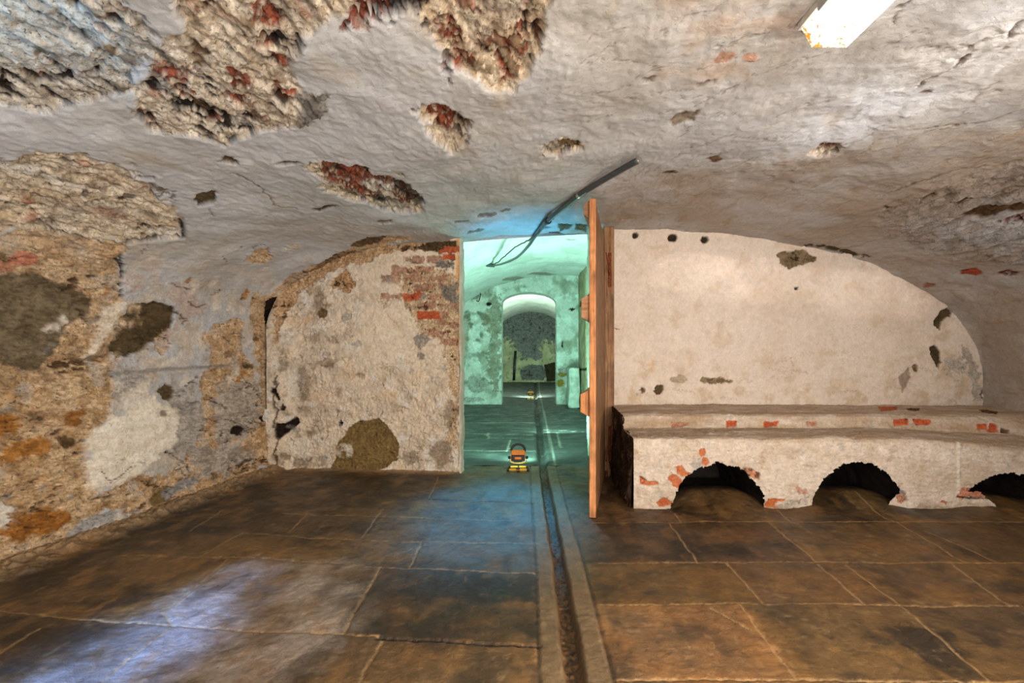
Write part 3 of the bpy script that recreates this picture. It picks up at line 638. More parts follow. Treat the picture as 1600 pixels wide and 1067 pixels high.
P(ell(470, 700, 22, 16), 'bright', strength=.8); P(ell(455, 600, 10, 22), 'bright', strength=.6, tint=(.9, .92, .95))
W.line([(430, 590), (432, 640), (430, 735)], .010, (60, 42, 28), .03, .02, .8)
for k in range(40):
    x0 = random.uniform(440, 700); y0 = random.uniform(430, 725); P(ell(x0, y0, random.uniform(2, 11), random.uniform(2, 7), random.uniform(-40, 40)), random.choice(('brown', 'peach', 'greystone', 'bright', 'cream')), strength=random.uniform(.4, .8), k=.7)
for k in range(30):
    x0 = random.uniform(440, 700); y0 = random.uniform(450, 725); W.line([(x0, y0), (x0+random.uniform(-6, 8), y0+random.uniform(3, 10)), (x0+random.uniform(-4, 14), y0+random.uniform(11, 18))], .003, (92, 68, 46), .005, .012, .7)
# plaster below the vault only
zc_ = B[:-1, :-1]; keep = zc_ < vault_z(.75+(A[:-1, :-1]-.75)/1.0)+.05
tag(W.build('wall_back', M_WALL, keep), kind='structure')

# jamb and rear face of the left half
def box_struct(name, mat_, *boxes):
    bm = bmesh.new()
    for b in boxes: add_box(bm, *b)
    return tag(link(name, bm, mat_), kind='structure')
def jamb(name, pts, z0, z1, toward, c1, c2, seed, mat_=M_PL, d=.012):
    """upright surface following a ground line"""
    pts = np.array(pts, float); seg = np.hypot(*np.diff(pts, axis=0).T); l = np.concatenate([[0], np.cumsum(seg)])
    a = np.arange(0, l[-1]+d*.5, d); b = np.arange(z0, z1+d*.5, d); Aa, Bb = np.meshgrid(a, b, indexing='ij')
    s = Surf(np.stack([np.interp(Aa, l, pts[:, 0]), np.interp(Aa, l, pts[:, 1]), Bb], -1), Aa, Bb, toward); s.relief(1, 1, 8)
    s.C[:] = lin(c1); s.stain(4, -.8, 1.2, c2, seed, .8); s.D += .006*fbm(Aa, Bb, 3, 4, seed+1)+.003*s.R
    return s
s = jamb('', [(-.672, 4.575), (-.655, 4.60), (-.648, 4.72)], -.02, 2.14, (0, 4.6, 1), (214, 206, 190), (190, 178, 158), 131, d=.008)
tag(s.build('wall_back', M_PL), kind='structure')
s = jamb('', [(-2.6, 4.86), (-.648, 4.72)], -.02, 2.2, (-1, 9, 1), (200, 200, 190), (170, 170, 160), 133, d=.03)
tag(s.build('wall_back', M_PL), kind='structure')

# ------------------------------------------------------------------ partition, right half (the pale lunette)
R_ = flat(.685, 4.04, -.03, 2.24, lambda A, B: 4.58+0*A); R_.relief(1, 1, 8)
A, B = R_.U, R_.V
R_.C[:] = lin((226, 212, 198)); R_.D += .008*fbm(A, B, 1.2, 3, 141)+.0008*fbm(A, B, 30, 3, 142)
R_.stain(1.6, -.6, 1.5, (216, 199, 182), 143, .8); R_.stain(5, .4, 1.6, (206, 182, 154), 144, .5)
low = ss(1.12, .75, B+.06*R_.W); rgt = ss(2.9, 3.6, A+.08*R_.W)
R_.stain(6, -.2, 1.3, (196, 170, 138), 145, .7, np.maximum(low, rgt*.8)); R_.stain(9, .3, 1.4, (222, 210, 196), 146, .6, np.maximum(low, rgt))
R_.spots(45, 1.9, (120, 96, 72), .003, 147, low*.8); R_.spots(60, 2.8, (130, 104, 80), .003, 148)
P = R_.patch
for q in (ell(993, 367, 4, 4), ell(1051, 371, 7, 6, -20), ell(1101, 375, 6, 6)): P(q, 'dark', dk=.6, warp=.006, tint=(2, 2, 1.8))
P([(1213, 398), (1230, 391), (1256, 390), (1274, 402), (1270, 410), (1250, 411), (1232, 420), (1218, 412)], 'stone', tint=(1.15, 1.12, 1.1)); P(ell(1244, 451, 3, 2), 'dark', dk=.4, tint=(2, 2, 2))
P([(1462, 500), (1470, 487), (1484, 482), (1486, 492), (1474, 502), (1468, 515), (1460, 508)], 'darkstone'); P([(1453, 542), (1462, 538), (1468, 550), (1473, 566), (1466, 574), (1456, 562)], 'darkstone', tint=(.8, .8, .8))
P(ell(1430, 574, 4, 6), 'brown'); P(ell(1030, 611, 7, 8, 30), 'darkstone'); P(ell(1003, 609, 4, 3), 'brown'); P(ell(1119, 595, 22, 5, 3), 'stone', tint=(1.4, 1.35, 1.3)); P(ell(1062, 593, 14, 5), 'stone', tint=(1.6, 1.55, 1.5), strength=.6)
P(ell(1013, 573, 4, 8, 20), 'peach', strength=.7); P([(1405, 590), (1420, 575), (1425, 590), (1410, 612)], 'brown', strength=.6); P(ell(1492, 575, 16, 14), 'grey', strength=.7)
P([(1500, 535), (1515, 545), (1530, 580), (1534, 625), (1524, 625), (1515, 570), (1502, 545)], 'greystone', strength=.7, tint=(1.2, 1.15, 1.1)); R_.line([(1538, 605), (1532, 618), (1540, 628)], .008, (80, 60, 44), .01)
R_.line([(955, 513), (968, 514)], .004, (110, 80, 56), .006); R_.line([(1190, 570), (1240, 556), (1300, 548), (1360, 560)], .004, (190, 168, 142), .002, .02, .6)
for k in range(14):
    x0 = random.uniform(970, 1480); y0 = random.uniform(540, 625); R_.line([(x0, y0), (x0+random.uniform(5, 25), y0+random.uniform(-6, 6)), (x0+random.uniform(26, 45), y0+random.uniform(-8, 8))], .003, (170, 146, 120), .003, .012, .7)
keep = B[:-1, :-1] < vault_z(A[:-1, :-1])+.03
tag(R_.build('wall_back', M_PL, keep), kind='structure')

# pier behind the door, its reveal and far edge
s = jamb('', [(.70, 4.585), (.62, 4.63), (.595, 4.9), (.555, 5.42), (.62, 5.5), (3.6, 5.5)], -.02, 2.8, (-.2, 8, 1), (186, 186, 176), (140, 138, 124), 151, d=.015)
q = s.U[:-1, :-1]; zt = s.V[:-1, :-1]
s.patch([(.30, 1.75), (.42, 1.75), (.42, 2.0), (.30, 2.0)], 'dark', uvpts=True)
tag(s.build('wall_back', M_PL, (zt < 2.17) | (q > .2)), kind='structure')
# wall above the opening, seen from the far side, following the vault
a = np.arange(-2.3, 3.62, .05); b = np.linspace(0, 1, 12); Aa, Bb = np.meshgrid(a, b, indexing='ij')
zl0 = np.where(Aa < 3.3, vault_z(np.clip(Aa, -1.9, 3.2)), 1.7)-.01
Q = np.stack([Aa, Aa*0+4.745, zl0+(2.85-zl0)*Bb], -1)
tag(grid_mesh('wall_back', Q, np.ones(Aa.shape+(3,))*.55, M_PL), kind='structure')

# ------------------------------------------------------------------ second room
def arch_vault(xc, a, zs, zc, y0, y1, ds, c1, c2, seed, toward):
    n = int((math.pi*max(a, zc-zs)+2*zs)/ds); pts = [(xc-a, -.02)]+[(xc-a, zs*k/6) for k in range(1, 7)]
    pts += [(xc-a*math.cos(th), zs+(zc-zs)*math.sin(th)) for th in np.linspace(0, math.pi, 60)[1:-1]]+[(xc+a, zs*k/6) for k in range(6, 0, -1)]+[(xc+a, -.02)]
    pts = np.array(pts); l = np.concatenate([[0], np.cumsum(np.hypot(*np.diff(pts, axis=0).T))])
    tt = np.arange(0, l[-1], ds); yy = np.arange(y0, y1+ds, ds*1.4); Sa, Ya = np.meshgrid(tt, yy, indexing='ij')
    s = Surf(np.stack([np.interp(Sa, l, pts[:, 0]), Ya, np.interp(Sa, l, pts[:, 1])], -1), Sa, Ya, toward); s.relief(1, .5, 7)
    s.C[:] = lin(c1); s.stain(2.5, -.5, 1.4, c2, seed, .7, sy=.5); s.D += .012*fbm(Sa, Ya, 1.5, 3, seed+1)+.003*s.R
    s.spots(14, 2., (110, 110, 96), .01, seed+2, sy=.4)
    return s
V2 = arch_vault(.5, 2.6, .9, 2.65, 4.75, 10.6, .02, (206, 208, 200), (176, 178, 168), 161, (.5, 8, 1))
V2.patch([(740, 470), (780, 455), (800, 443), (820, 448), (780, 462), (745, 478)], 'greystone')
for q in (ell(875, 443, 20, 3), ell(805, 436, 20, 3), ell(848, 428, 24, 2), ell(893, 375, 8, 1.5)): V2.patch(q, 'brown', strength=.6)
tag(V2.build('ceiling', M_PL), kind='structure')
def arch_wall(x0, x1, z1, yy, d, hx0, hx1, hs, hc, c1, seed):
    s = flat(x0, x1, -.02, z1, lambda A, B: yy+0*A, d); s.relief(1, 1, 8)
    s.C[:] = lin(c1); A, B = s.U, s.V
    xc, hw = (hx0+hx1)/2, (hx1-hx0)/2
    A2, B2 = A[:-1, :-1]+d/2, B[:-1, :-1]+d/2
    top = hs+(hc-hs)*np.sqrt(np.clip(1-((A2-xc)/hw)**2, 0, 1))
    hole = (np.abs(A2-xc) < hw) & (B2 < top)
    return s, ~hole
HX0, HX1 = (784-835)/800*10.5, (869-835)/800*10.5
T, keep = arch_wall(-2.2, 3.2, 2.7, 10.5, .011, HX0, HX1, 2.08, 2.30, (196, 198, 188), 171)
A, B = T.U, T.V
T.D += .012*fbm(A, B, 1.5, 3, 172)
T.stain(2.5, -.3, 1.2, (132, 134, 112), 173, .7); T.stain(5, 0, 1.2, (96, 100, 88), 174, .7, ss(-.1, -1.2, A)*ss(.6, 1.4, B)+.25); T.stain(4, .2, 1.2, (214, 220, 212), 175, .8)
P = T.patch
P([(757, 500), (765, 470), (782, 460), (782, 610), (768, 605), (760, 560), (770, 530)], 'stone', tint=(1.2, 1.35, 1.5), dk=1.2, strength=.75, warp=.08); T.A[:] = np.minimum(T.A, .5)
P([(720, 500), (735, 490), (730, 560), (720, 600)], 'olive', strength=.5); P(ell(745, 600, 20, 14), 'grey', strength=.8, tint=(.7, .75, .75)); P(ell(764, 475, 5, 3), 'dark')
P(ell(880, 585, 8, 4), 'olive', tint=(1, 1, .5)); P(ell(876, 598, 6, 5), 'olive', tint=(1.2, 1.1, .4)); P(ell(880, 578, 7, 4), 'greystone'); P(ell(893, 483, 5, 2), 'dark', dk=.3); P(ell(879, 538, 2, 5), 'dark', dk=.3)
P(ell(738, 625, 18, 4), 'greystone', strength=.7)
tag(T.build('wall_back', M_WALL, keep), kind='structure')
# lining of the far arch
hw = (HX1-HX0)/2; xc = (HX0+HX1)/2
pts = [(HX0, 0), (HX0, 1), (HX0, 2.08)]+[(xc-hw*math.cos(t_), 2.08+.22*math.sin(t_)) for t_ in np.linspace(0, math.pi, 24)[1:-1]]+[(HX1, 2.08), (HX1, 1), (HX1, 0)]
yy = np.linspace(10.49, 10.9, 6)
Q = np.array([[(x, y, z) for y in yy] for x, z in pts])
tag(grid_mesh('wall_back', Q, np.ones(Q.shape)*lin((206, 210, 200)), M_PL), kind='structure')
# pier strip on the right of the second room and a low buttress at its foot
s = jamb('', [(.90, 10.48), (.89, 10.0), (.93, 9.3), (1.05, 9.3)], -.02, 2.66, (-.5, 7, 1), (168, 156, 124), (128, 118, 90), 181, d=.02)
s.patch([(905, 470), (918, 470), (918, 478), (905, 478)], 'dark'); s.patch([(903, 575), (918, 575), (918, 580), (903, 580)], 'dark', dk=.4)
tag(s.build('wall_right', M_PL), kind='structure')
bm = bmesh.new(); add_box(bm, .66, .87, 9.75, 10.47, 0, .78, .05); bmesh.ops.subdivide_edges(bm, edges=bm.edges[:], cuts=4, use_grid_fill=True)
for v in bm.verts:
    k = .012*math.sin(v.co.z*23+v.co.x*31)+.01*math.sin(v.co.y*19+v.co.z*11); v.co.x += k; v.co.y += k
    v.co.x += 0 if v.co.x > .8 else -.05*max(0, .4-v.co.z)
M_PALE = plain('pale_render', (178, 182, 170), .9, vary=.3, scale=9, bump=.6)
tag(link('masonry_buttress', bm, M_PALE, smooth=True), 'low pale rendered buttress against the far arch wall, right of the archway', 'buttress')

# ------------------------------------------------------------------ third room
V3 = arch_vault(-.1, 1.35, 1.35, 2.46, 10.88, 18.3, .03, (222, 224, 214), (190, 194, 182), 191, (-.1, 14, 1))
tag(V3.build('ceiling', M_PL), kind='structure')
E = flat(-1.6, 1.5, -.02, 2.6, lambda A, B: 18+0*A, .012); E.relief(1, 1, 4)
E.A[:] = .15; E.C[:] = lin((160, 160, 126)); A, B = E.U, E.V
E.stain(2.5, -.6, 1.2, (188, 188, 152), 201, .8); E.stain(4, .1, 1.3, (112, 116, 92), 202, .7)
E.patch([(780, 480), (872, 480), (872, 540), (850, 530), (838, 556), (815, 560), (806, 540), (780, 520)], 'greystone', tint=(.62, .66, .68), dk=4, warp=.12)
E.A[:] = np.minimum(E.A, .5)
E.patch([(812, 580), (825, 570), (845, 570), (858, 580), (850, 594), (815, 594)], 'greystone', tint=(.5, .55, .55), dk=-4); E.patch([(850, 570), (872, 565), (872, 596), (855, 596)], 'darkstone', tint=(.4, .5, .5)); E.patch(ell(838, 555, 10, 9), 'greystone', tint=(.6, .65, .68))
E.D += .02*fbm(A, B, 3, 3, 203); E.C *= (1-.5*ss(.6, 1.8, fbm(A, B, 5, 3, 204)))[..., None]
tag(E.build('wall_back', M_WALL), kind='structure')
# wall behind the camera
a = np.linspace(-3.2, 4.2, 40); b = np.linspace(-.02, 2.3, 20); Aa, Bb = np.meshgrid(a, b, indexing='ij')
tag(grid_mesh('wall_rear', np.stack([Aa, Aa*0-2.65, Bb], -1), np.ones(Aa.shape+(3,))*lin((206, 192, 172)), M_PL), kind='structure')

# ------------------------------------------------------------------ the masonry range with three arches
bench = empty('masonry_bench', (.69, 4.07, 0))
tag(bench, 'long whitewashed brick bench with low arched mouths along the right of the vault', 'masonry bench')
YF = 3.56
def ztop(X, v=0): return .49-.115*ss(2.5, 4.0, X)*(1-.55*ss(.5, .9, v)-.40*ss(.98, 1.1, v))
prof = [(YF, -.02, 0), (YF-.004, .25, 0), (YF, .46, 0), (YF+.012, .485, 0), (YF+.04, .492, 0), (YF+.40, .496, 0), (YF+.43, .50, 0), (YF+.44, .53, 0), (YF+.45, .585, 0), (YF+.475, .60, 0), (4.45, .615, 0), (4.60, .62, 0)]
pr = np.array(prof)[:, :2]; l = np.concatenate([[0], np.cumsum(np.hypot(*np.diff(pr, axis=0).T))])
vv = np.arange(0, l[-1], .0048); uu = np.arange(.69, 4.06, .0052)
Ub, Vb = np.meshgrid(uu, vv, indexing='ij')
yb = np.interp(Vb, l, pr[:, 0]); zb = np.interp(Vb, l, pr[:, 1])
k = ztop(Ub, Vb)/.49
zb = np.where(zb < .3, zb*(1+(k-1)*np.clip(zb/.3, 0, 1)), zb-.49+.49*k) if False else zb*k
yb = yb-.10*ss(2.9, 4.0, Ub)*ss(.5, .62, Vb)
Bn = Surf(np.stack([Ub+.025*(1-zb/.49)*0, yb, zb], -1), Ub, Vb, (1.5, 0, 2.5)); Bn.relief(1, 1, 8)
Bn.C[:] = lin((212, 196, 180)); Bn.D += .0045*fbm(Ub, Vb, 2, 4, 211)+.002*fbm(Ub, Vb, 14, 4, 212)
Bn.stain(3, -.6, 1.3, (190, 170, 148), 213, .7, sy=1.6); Bn.stain(9, .5, 1.7, (180, 150, 116), 214, .5, sy=1.8); Bn.stain(5, .3, 1.4, (228, 216, 202), 215, .6)
ledge = ss(.47, .51, Vb); Bn.stain(4, -2., 1.4, (170, 142, 112), 216, .75, ledge, sx=.5, sy=2)
Bn.A += .04; Bn.D += .0022*fbm(Ub, Vb, 28, 4, 218, .7, 1.6)
face = ss(.10, .0, Vb+.02*Bn.W); Bn.stain(8, -1.2, .8, (140, 112, 82), 219, .7, face)
Bn.stain(12, .9, 1.8, (166, 158, 150), 220, .6)
Bn.spots(45, 2.2, (112, 84, 60), .004, 217)
P = Bn.patch
for q, f in (([(1050, 659), (1076, 659), (1076, 666), (1050, 667)], 'palebrick'), ([(1135, 658), (1152, 657), (1150, 667), (1135, 667)], 'redface'), ([(1193, 658), (1216, 658), (1216, 667), (1194, 667)], 'redface'),
             ([(1260, 659), (1274, 659), (1274, 666), (1260, 666)], 'palebrick'), ([(1396, 656), (1422, 655), (1420, 664), (1398, 664)], 'redface'), ([(1428, 654), (1456, 655), (1454, 664), (1430, 664)], 'redface'),
             ([(1524, 660), (1542, 662), (1542, 672), (1528, 670)], 'redface'), ([(1545, 660), (1560, 662), (1559, 674), (1545, 673)], 'redface'), ([(1562, 668), (1578, 672), (1576, 678), (1564, 676)], 'brown'),
             ([(1370, 634), (1402, 634), (1402, 642), (1375, 643)], 'orangeface'), ([(1415, 636), (1436, 636), (1436, 641), (1418, 641)], 'brown'), ([(1530, 638), (1560, 642), (1556, 648), (1535, 645)], 'brown'),
             (ell(1021, 749, 0.1, .1), 'redface')):
    P(q, f, tint=None, warp=.008)
P([(999, 743), (1004, 745), (1012, 752), (1028, 752), (1030, 757), (1008, 759), (1000, 757)], 'orangeface', warp=.005)
P([(1043, 746), (1052, 740), (1068, 752), (1062, 764), (1052, 758)], 'orangeface', tint=(1, .95, .95)); P([(1056, 728), (1066, 726), (1080, 740), (1074, 746), (1058, 740)], 'orangeface', tint=(1, 1, 1)); P([(1072, 724), (1094, 718), (1098, 730), (1082, 736)], 'greystone', strength=.6); Bn.line([(1046, 736), (1060, 746), (1070, 745)], .004, (180, 150, 124), 0)
P(ell(1098, 707, 5, 4), 'orangeface'); P(ell(1103, 721, 6, 5), 'orangeface'); P([(1160, 730), (1186, 742), (1184, 748), (1164, 740)], 'palebrick', tint=(1.1, 1, .95)); P(ell(1252, 766, 10, 5, 10), 'palebrick', strength=.8)
P([(1024, 785), (1034, 779), (1050, 783), (1052, 790), (1030, 793)], 'orangeface', tint=(.9, .8, .7)); P([(1196, 790), (1200, 780), (1228, 778), (1228, 782), (1212, 786), (1212, 793)], 'orangeface', tint=(.9, .8, .6)); P([(1220, 783), (1262, 779), (1264, 792), (1222, 794)], 'greystone', tint=(1.2, 1.15, 1.1), strength=.7)
P([(1478, 790), (1470, 784), (1474, 780), (1482, 786)], 'orangeface'); P([(1498, 768), (1520, 760), (1560, 766), (1566, 776), (1520, 780), (1498, 775)], 'palebrick', tint=(1.1, .95, .9)); Bn.line([(1496, 776), (1530, 780), (1568, 779)], .006, (30, 20, 16), .02)
P([(1384, 756), (1396, 752), (1410, 768), (1418, 780), (1400, 776)], 'greystone', tint=(.9, .85, .85)); P(ell(1408, 780, 7, 6), 'palebrick')
Bn.line([(1088, 676), (1120, 673), (1160, 680)], .004, (130, 104, 80), .006, .01, .6); Bn.line([(1495, 690), (1497, 730), (1496, 770)], .012, (232, 222, 208), -.004, .004, .7); Bn.line([(955, 632), (1200, 632), (1540, 632)], .006, (150, 120, 92), .004, .01, .6)
ARCH = [(1.278, .325, .335, -.02), (2.245, .322, .345, -.02), (3.31, .34, .27, -.02)]
Uc, Vc = Ub[:-1, :-1], zb[:-1, :-1]
hole = np.zeros(Uc.shape, bool)
for xc, hw, hh, zc in ARCH:
    n_ = 1+.05*Bn.W[:-1, :-1]+.035*Bn.W2[:-1, :-1]
    hole |= (((Uc-xc)/hw)**2+((Vc-zc)/hh)**2 < n_) & (Vb[:-1, :-1] < .47)
wob = .012*Bn.W[:-1, :-1]
hole &= ~((Vb[:-1, :-1] < .145-.9*(Uc-3.10)+wob) & (Uc > 2.9) & (Uc < 3.3) & (Vb[:-1, :-1] < .145+wob))
hole &= ~((Vb[:-1, :-1] < (Uc-2.40)*.95+wob) & (Uc > 2.36) & (Uc < 2.62))
Vl = Vb[:-1, :-1]
for nm, msk in (('front_face', (Vl < .48) & ~hole), ('front_shelf', (Vl >= .48) & (Vl < .90)), ('riser_course', (Vl >= .90) & (Vl < 1.01)), ('rear_ledge', Vl >= 1.01)):
    o = Bn.build(nm, M_WALL, msk); o.parent = bench; o.matrix_parent_inverse = Matrix.Translation(-Vector(bench.location))
# near end of the bench, plaster gone, dark brown
a = np.arange(0, 1.03, .006); b = np.arange(0, 1.001, .012); Aa, Bb = np.meshgrid(a, b, indexing='ij')
zt_ = np.interp(YF+Aa, [YF, YF+.40, YF+.45, 4.6], [.49, .495, .60, .62])
Pe = np.stack([.69-.02*(1-Bb)+Aa*0, YF+Aa, -.02+Bb*(zt_+.02)], -1)
En = Surf(Pe, Aa, Bb*.6, (-5, 4, .3)); En.relief(1.6, .6, 8); En.C[:] = lin((70, 54, 40)); En.stain(5, -.6, 1.2, (42, 32, 25), 221, .85, sx=1.5, sy=.5); En.stain(9, .9, 1.8, (128, 100, 72), 222, .7, sx=1.6, sy=.5)
En.D += (.014*En.R+.008*En.W)*ss(0, .03, Aa)
o = En.build('end_face', M_WALL); o.parent = bench; o.matrix_parent_inverse = Matrix.Translation(-Vector(bench.location))
for xc, hw, hh, zc in ARCH:                      # vaulted linings of the mouths
    th = np.linspace(-.05, math.pi+.05, 60); yy = np.linspace(YF+.004, 4.45, 40); Ta, Ya = np.meshgrid(th, yy, indexing='ij')
    rr = 1.012+.012*fbm(Ta*.4, Ya, 8, 3, 231)+.0*Ya
    Q = np.stack([xc-hw*rr*np.cos(Ta), Ya, zc+hh*rr*np.sin(Ta)], -1)
    cc = lin((40, 33, 29))*(1+.35*fbm(Ta*.4, Ya, 9, 3, 232))[..., None]  # dark tone puts the shade of the mouths into the colour
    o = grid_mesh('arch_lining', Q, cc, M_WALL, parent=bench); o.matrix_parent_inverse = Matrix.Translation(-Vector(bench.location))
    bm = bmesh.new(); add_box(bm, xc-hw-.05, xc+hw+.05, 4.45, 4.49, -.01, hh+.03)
    o = link('arch_back', bm, M_ARCH_SHADE, bench); o.matrix_parent_inverse = Matrix.Translation(-Vector(bench.location))

# ------------------------------------------------------------------ door post and door
post = empty('trim_1'); tag(post, kind='structure')
bm = bmesh.new(); add_box(bm, .612, .702, 4.50, 4.60, -.01, 2.19, .006); link('door_post', bm, M_WOOD2, post)
bm = bmesh.new(); add_box(bm, .590, .628, 4.52, 4.60, -.01, 2.12, .004); link('stop_bead', bm, M_WOOD2, post)
door = empty('door_1', (.603, 4.50, 0), math.radians(-90)+math.atan2(.603-.385, 4.50-3.38)*-1)
tag(door, kind='structure')
# local x runs from the hinge towards the free edge, local y is the thickness
DL = math.hypot(.603-.385, 4.50-3.38)
nb = 6
for k in range(nb):
    bm = bmesh.new(); x0 = DL*k/nb; x1 = DL*(k+1)/nb-.003
    add_box(bm, x0, x1, -.017, .017, .004, 2.085 if k < nb-1 else 2.09, .004)
    link('board', bm, M_WOOD2, door)
bm = bmesh.new(); add_box(bm, DL-.004, DL+.016, -.022, .022, .002, 2.10, .007); link('edge_strip', bm, M_WOOD, door)
for zc, hh_, d0, d1 in ((1.385, .19, .017, .078), (.75, .18, .017, .085), (2.04, .13, .017, .062)):
    bm = bmesh.new(); vs = add_box(bm, .04, DL-.02, -d1, -d0, zc-hh_/2, zc+hh_/2, .006)
    for v in bm.verts:
        if v.co.y < -d0-.03 and abs(v.co.z-zc) > hh_/2-.02: v.co.z -= .028*(1 if v.co.z > zc else -1)
    link('ledge_batten', bm, M_PALEWOOD if zc > 1 else M_WOOD, door)
def hinge(z0, z1, px):
    h = empty('strap_hinge', (.662, 4.494, 0)); h.parent = post
    bm = bmesh.new(); add_box(bm, -.014, .014, -.004, .006, z0, z1, .002)
    for k in range(4):
        zz = z0+.03+(z1-z0-.06)*k/3; bar(bm, (0, -.009, zz), (0, -.003, zz), .006, 8)
    link('hinge_plate', bm, M_RUST, h)
    bm = bmesh.new(); zm = (z0+z1)/2
    bar(bm, (0, -.01, zm+.05*px), (-.055, -.16, zm-.12*px), .006, 8); link('hinge_strap', bm, M_RUST, h)
hinge(1.66, 1.96, -1); hinge(.13, .44, 1)
bm = bmesh.new(); bar(bm, (.628, 4.47, .004), (.628, 4.47, .05), .012, 10); link('floor_pin', bm, M_RUST, post)

# ------------------------------------------------------------------ cable under the crown
def cz(x, y): return float(vault_z(np.array([x]))[0])
cpts = [at_z(998, 250, 2.165), at_z(962, 270, 2.165), at_z(928, 290, 2.16), at_z(905, 305, 2.15), at_z(878, 326, 2.145), at_z(856, 345, 2.13)]
c2 = [Vector(p) for p in cpts]+[at(838, 366, 4.62), at(824, 386, 5.3), at(806, 403, 6.3), at(785, 412, 7.2), at(770, 415, 8.0)]
cab = empty('electrical_conduit', c2[0]); tag(cab, 'dark grey flexible conduit crossing the crown and drooping through the doorway', 'conduit')
def put(o, par):
    o.parent = par; o.matrix_parent_inverse = Matrix.Translation(-Vector(par.location)); return o
bm = bmesh.new(); cc = curve(c2, 8); tube(bm, cc, [.019 if i < 42 else .019-.004*min(1, (i-42)/20) for i in range(len(cc))], 12); put(link('sheath', bm, M_CONDUIT, smooth=True), cab)
bm = bmesh.new(); d_ = (cc[0]-cc[1]).normalized(); bar(bm, cc[0]-d_*.002, cc[0]+d_*.006, .019, 14); bar(bm, cc[0]+d_*.004, cc[0]+d_*.009, .011, 14); put(link('cut_end', bm, M_STEEL), cab)
bm = bmesh.new(); e = c2[-1]; bar(bm, e+Vector((-.10, .05, .02)), e+Vector((.02, -.02, 0)), .03, 12); put(link('end_gland', bm, M_CONDUIT), cab)
wp = [at_z(858, 343, 2.135), at(836, 369, 4.62), at(816, 380, 5.6), at(803, 388, 6.4), at(790, 399, 7.0), at(778, 409, 7.6), at(770, 415, 7.95)]
wp = curve(wp, 6)
bm = bmesh.new(); tube(bm, [p+Vector((random.uniform(-.008, .008), 0, random.uniform(-.008, .008))) for p in wp], .008, 8)
put(link('loose_wire', bm, M_WIRE, smooth=True), cab)
for i_, (p, lab) in enumerate(((cpts[3], 'small metal clip fixing the conduit just above the open door'), (cpts[5], 'black taped clip on the conduit where it meets the doorway head'))):
    bm = bmesh.new(); d_ = (cpts[4]-cpts[3]).normalized(); bar(bm, p-d_*.014, p+d_*.014, .021 if i_ == 0 else .028, 14)
    add_box(bm, p.x+.012, p.x+.05, p.y-.008, p.y+.008, p.z+.010, p.z+.016, .002)
    tag(link('cable_clip', bm, M_STEEL if i_ == 0 else M_BLACK), lab, 'clip', 'clips on the conduit')

# hook and iron bar in the far rooms
hk = at(748, 466, 10.46); bm = bmesh.new(); tube(bm, curve([hk+Vector((-.03, 0, .11)), hk+Vector((.04, -.05, .10)), hk+Vector((.03, -.06, 0)), hk+Vector((0, -.06, -.07)), hk+Vector((-.04, -.05, -.05))], 6), .010, 8)
tag(link('iron_hook', bm, M_BLACK, smooth=True), 'small black iron hook high on the wall left of the far archway', 'hook')
pb = at(803, 592, 17.9); bm = bmesh.new(); tube(bm, [pb+Vector((0, 0, -.05)), pb+Vector((.02, -.02, .4)), pb+Vector((.06, 0, .98))], .045, 10)
tag(link('iron_bar', bm, M_BLACK, smooth=True), 'upright black bar leaning on the stone end wall seen through the archway', 'bar')

# ------------------------------------------------------------------ strip light on the crown
fx = empty('strip_light', (.986, 1.0, 2.115)); tag(fx, 'glowing white strip light with rust stains fixed to the vault crown, upper right', 'strip light')
M_LIT = bpy.data.materials.new('lit_diffuser'); M_LIT.use_nodes = True; nt = M_LIT.node_tree; b = nt.nodes['Principled BSDF']; Lk = nt.links
b.inputs['Base Color'].default_value = (.9, .9, .88, 1); b.inputs['Emission Color'].default_value = (1, .97, .92, 1)
tc = nd(nt, 'ShaderNodeTexCoord'); ns = nd(nt, 'ShaderNodeTexNoise', i_Scale=26., i_Detail=8., i_Roughness=.8); Lk.new(tc.outputs['Object'], ns.inputs[0])
sp = nd(nt, 'ShaderNodeSeparateXYZ'); Lk.new(tc.outputs['Object'], sp.inputs[0])
# rust freckles gathered at the far end cap
my = nd(nt, 'ShaderNodeMapRange'); my.inputs[1].default_value = .50; my.inputs[2].default_value = .72; my.inputs[3].default_value = 0; my.inputs[4].default_value = .20; Lk.new(sp.outputs['Y'], my.inputs[0])
ad = nd(nt, 'ShaderNodeMath', operation='ADD'); Lk.new(ns.outputs[0], ad.inputs[0]); Lk.new(my.outputs[0], ad.inputs[1])
rm = nd(nt, 'ShaderNodeMapRange'); rm.inputs[1].default_value = .66; rm.inputs[2].default_value = .71; Lk.new(ad.outputs[0], rm.inputs[0])
mc = nd(nt, 'ShaderNodeMix', data_type='RGBA'); mc.inputs[6].default_value = (1, .97, .92, 1); mc.inputs[7].default_value = (.24, .10, .008, 1); Lk.new(rm.outputs[0], mc.inputs[0]); Lk.new(mc.outputs[2], b.inputs['Emission Color']); Lk.new(mc.outputs[2], b.inputs['Base Color'])
b.inputs['Emission Strength'].default_value = 3.6
def prism(bm, sec, y0, y1):
    a_ = [bm.verts.new((x, y0, z)) for x, z in sec]; b_ = [bm.verts.new((x, y1, z)) for x, z in sec]; n = len(sec)
    for k in range(n): bm.faces.new((a_[k], a_[(k+1) % n], b_[(k+1) % n], b_[k]))
    bm.faces.new(a_[::-1]); bm.faces.new(b_)
bm = bmesh.new(); prism(bm, [(-.058, 0), (.058, 0), (.094, .066), (-.094, .066)], -.75, .713); link('diffuser', bm, M_LIT, fx)
bm = bmesh.new(); prism(bm, [(-.100, .062), (.100, .062), (.100, .085), (-.100, .085)], -.76, .722); link('housing', bm, plain('white_enamel', (226, 224, 216), .4), fx)
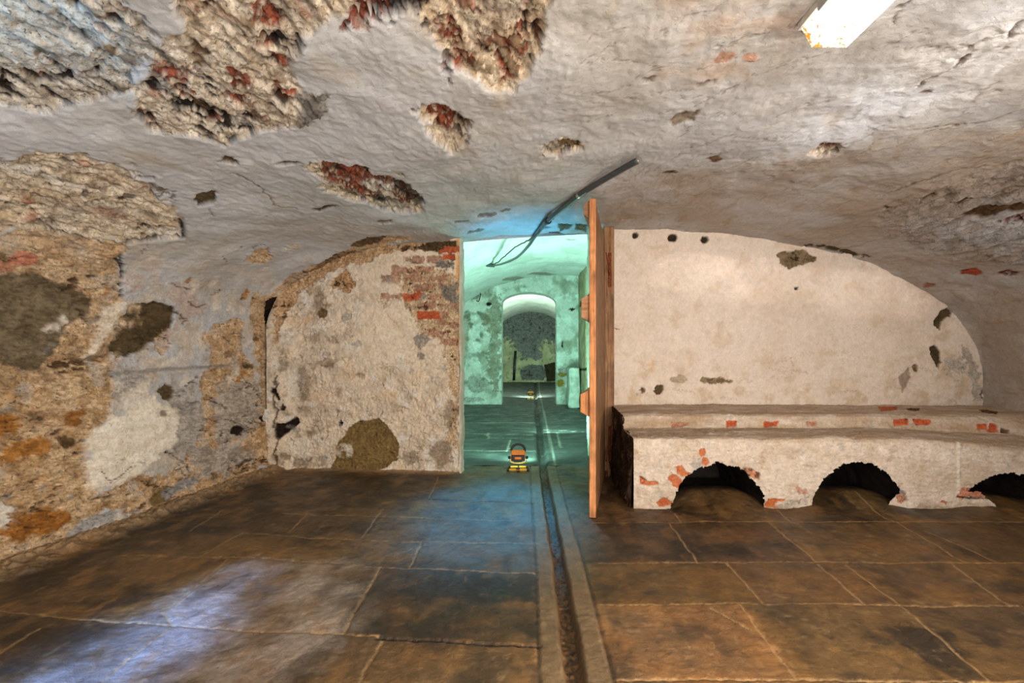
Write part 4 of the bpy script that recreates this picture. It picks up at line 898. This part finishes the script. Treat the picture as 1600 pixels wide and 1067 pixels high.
for sx in (-1, 1):
    bm = bmesh.new(); add_box(bm, sx*.098-.004, sx*.098+.004, .52, .60, .045, .075, .002); link('retaining_clip', bm, M_STEEL, fx)

# ------------------------------------------------------------------ work lamps
def work_lamp(loc, rz, label):
    r = empty('work_lamp', loc, rz); tag(r, label, 'work lamp', 'work lamps standing on the passage floor')
    for yy_, w_ in ((-.045, .082), (.055, .074)):
        zz = .014 if yy_ < 0 else .016
        bm = bmesh.new(); bar(bm, (-w_, yy_, zz), (w_, yy_, zz), .0105, 14); t_ = link('base_tube', bm, M_YELLOW, r)
        for sx in (-1, 1):
            bm = bmesh.new(); bar(bm, (sx*(w_-.002), yy_, zz), (sx*(w_+.020), yy_, zz), .014, 14); link('end_cap', bm, M_BLACK, t_)
    bm = bmesh.new(); bar(bm, (0, -.045, .016), (0, .055, .016), .009, 10); add_box(bm, -.018, .018, -.055, -.030, .002, .034, .004); link('base_spine', bm, M_BLACK, r)
    bm = bmesh.new(); bar(bm, (0, .02, .016), (.010, .015, .066), .006, 10); link('stem', bm, M_STEEL, r)
    bm = bmesh.new(); tube(bm, curve([(-.074, 0, .125), (-.074, 0, .085), (-.05, .004, .066), (0, .006, .060), (.05, .004, .066), (.074, 0, .085), (.074, 0, .125)], 5), .005, 8); link('bracket', bm, M_YELLOW, r, True)
    for sx in (-1, 1):
        bm = bmesh.new(); bar(bm, (sx*.068, 0, .118), (sx*.092, 0, .118), .014, 14); link('side_knob', bm, M_BLACK, r)
    tilt = Matrix.Translation((0, 0, .135)) @ Matrix.Rotation(math.radians(-18), 4, 'X')
    bm = bmesh.new(); add_box(bm, -.066, .066, -.018, .016, -.052, .050, .012, tilt); head = link('lamp_housing', bm, M_ORANGE, r)
    bm = bmesh.new(); add_box(bm, -.060, .060, -.030, -.014, -.052, .002, .006, tilt); add_box(bm, -.040, .040, -.034, -.014, -.062, -.040, .004, tilt); link('cooling_block', bm, M_BLACK, head)
    bm = bmesh.new(); add_box(bm, -.030, .030, -.038, -.030, -.040, -.018, .003, tilt); link('rating_plate', bm, M_ORANGE, head)
    bm = bmesh.new(); add_box(bm, -.060, .060, .015, .022, -.046, .044, .004, tilt)
    link('lens', bm, plain('lit_lens', (240, 250, 245), .3, emit=12, ecol=(.6, 1, .9)), head)
    bm = bmesh.new()
    hp = [tilt @ Vector(p) for p in ((-.060, -.004, .035), (-.058, -.006, .066), (-.036, -.008, .092), (0, -.008, .102), (.036, -.008, .092), (.058, -.006, .066), (.060, -.004, .035))]
    tube(bm, curve(hp, 5), .0115, 10); link('carry_handle', bm, M_BLACK, r, True)
    return r
work_lamp((-.150, 4.72, 0), 0, 'orange and black work lamp standing in the doorway, nearer of the two')
work_lamp((-.085, 11.6, 0), 0, 'small yellow and black work lamp on the floor beyond the far archway')
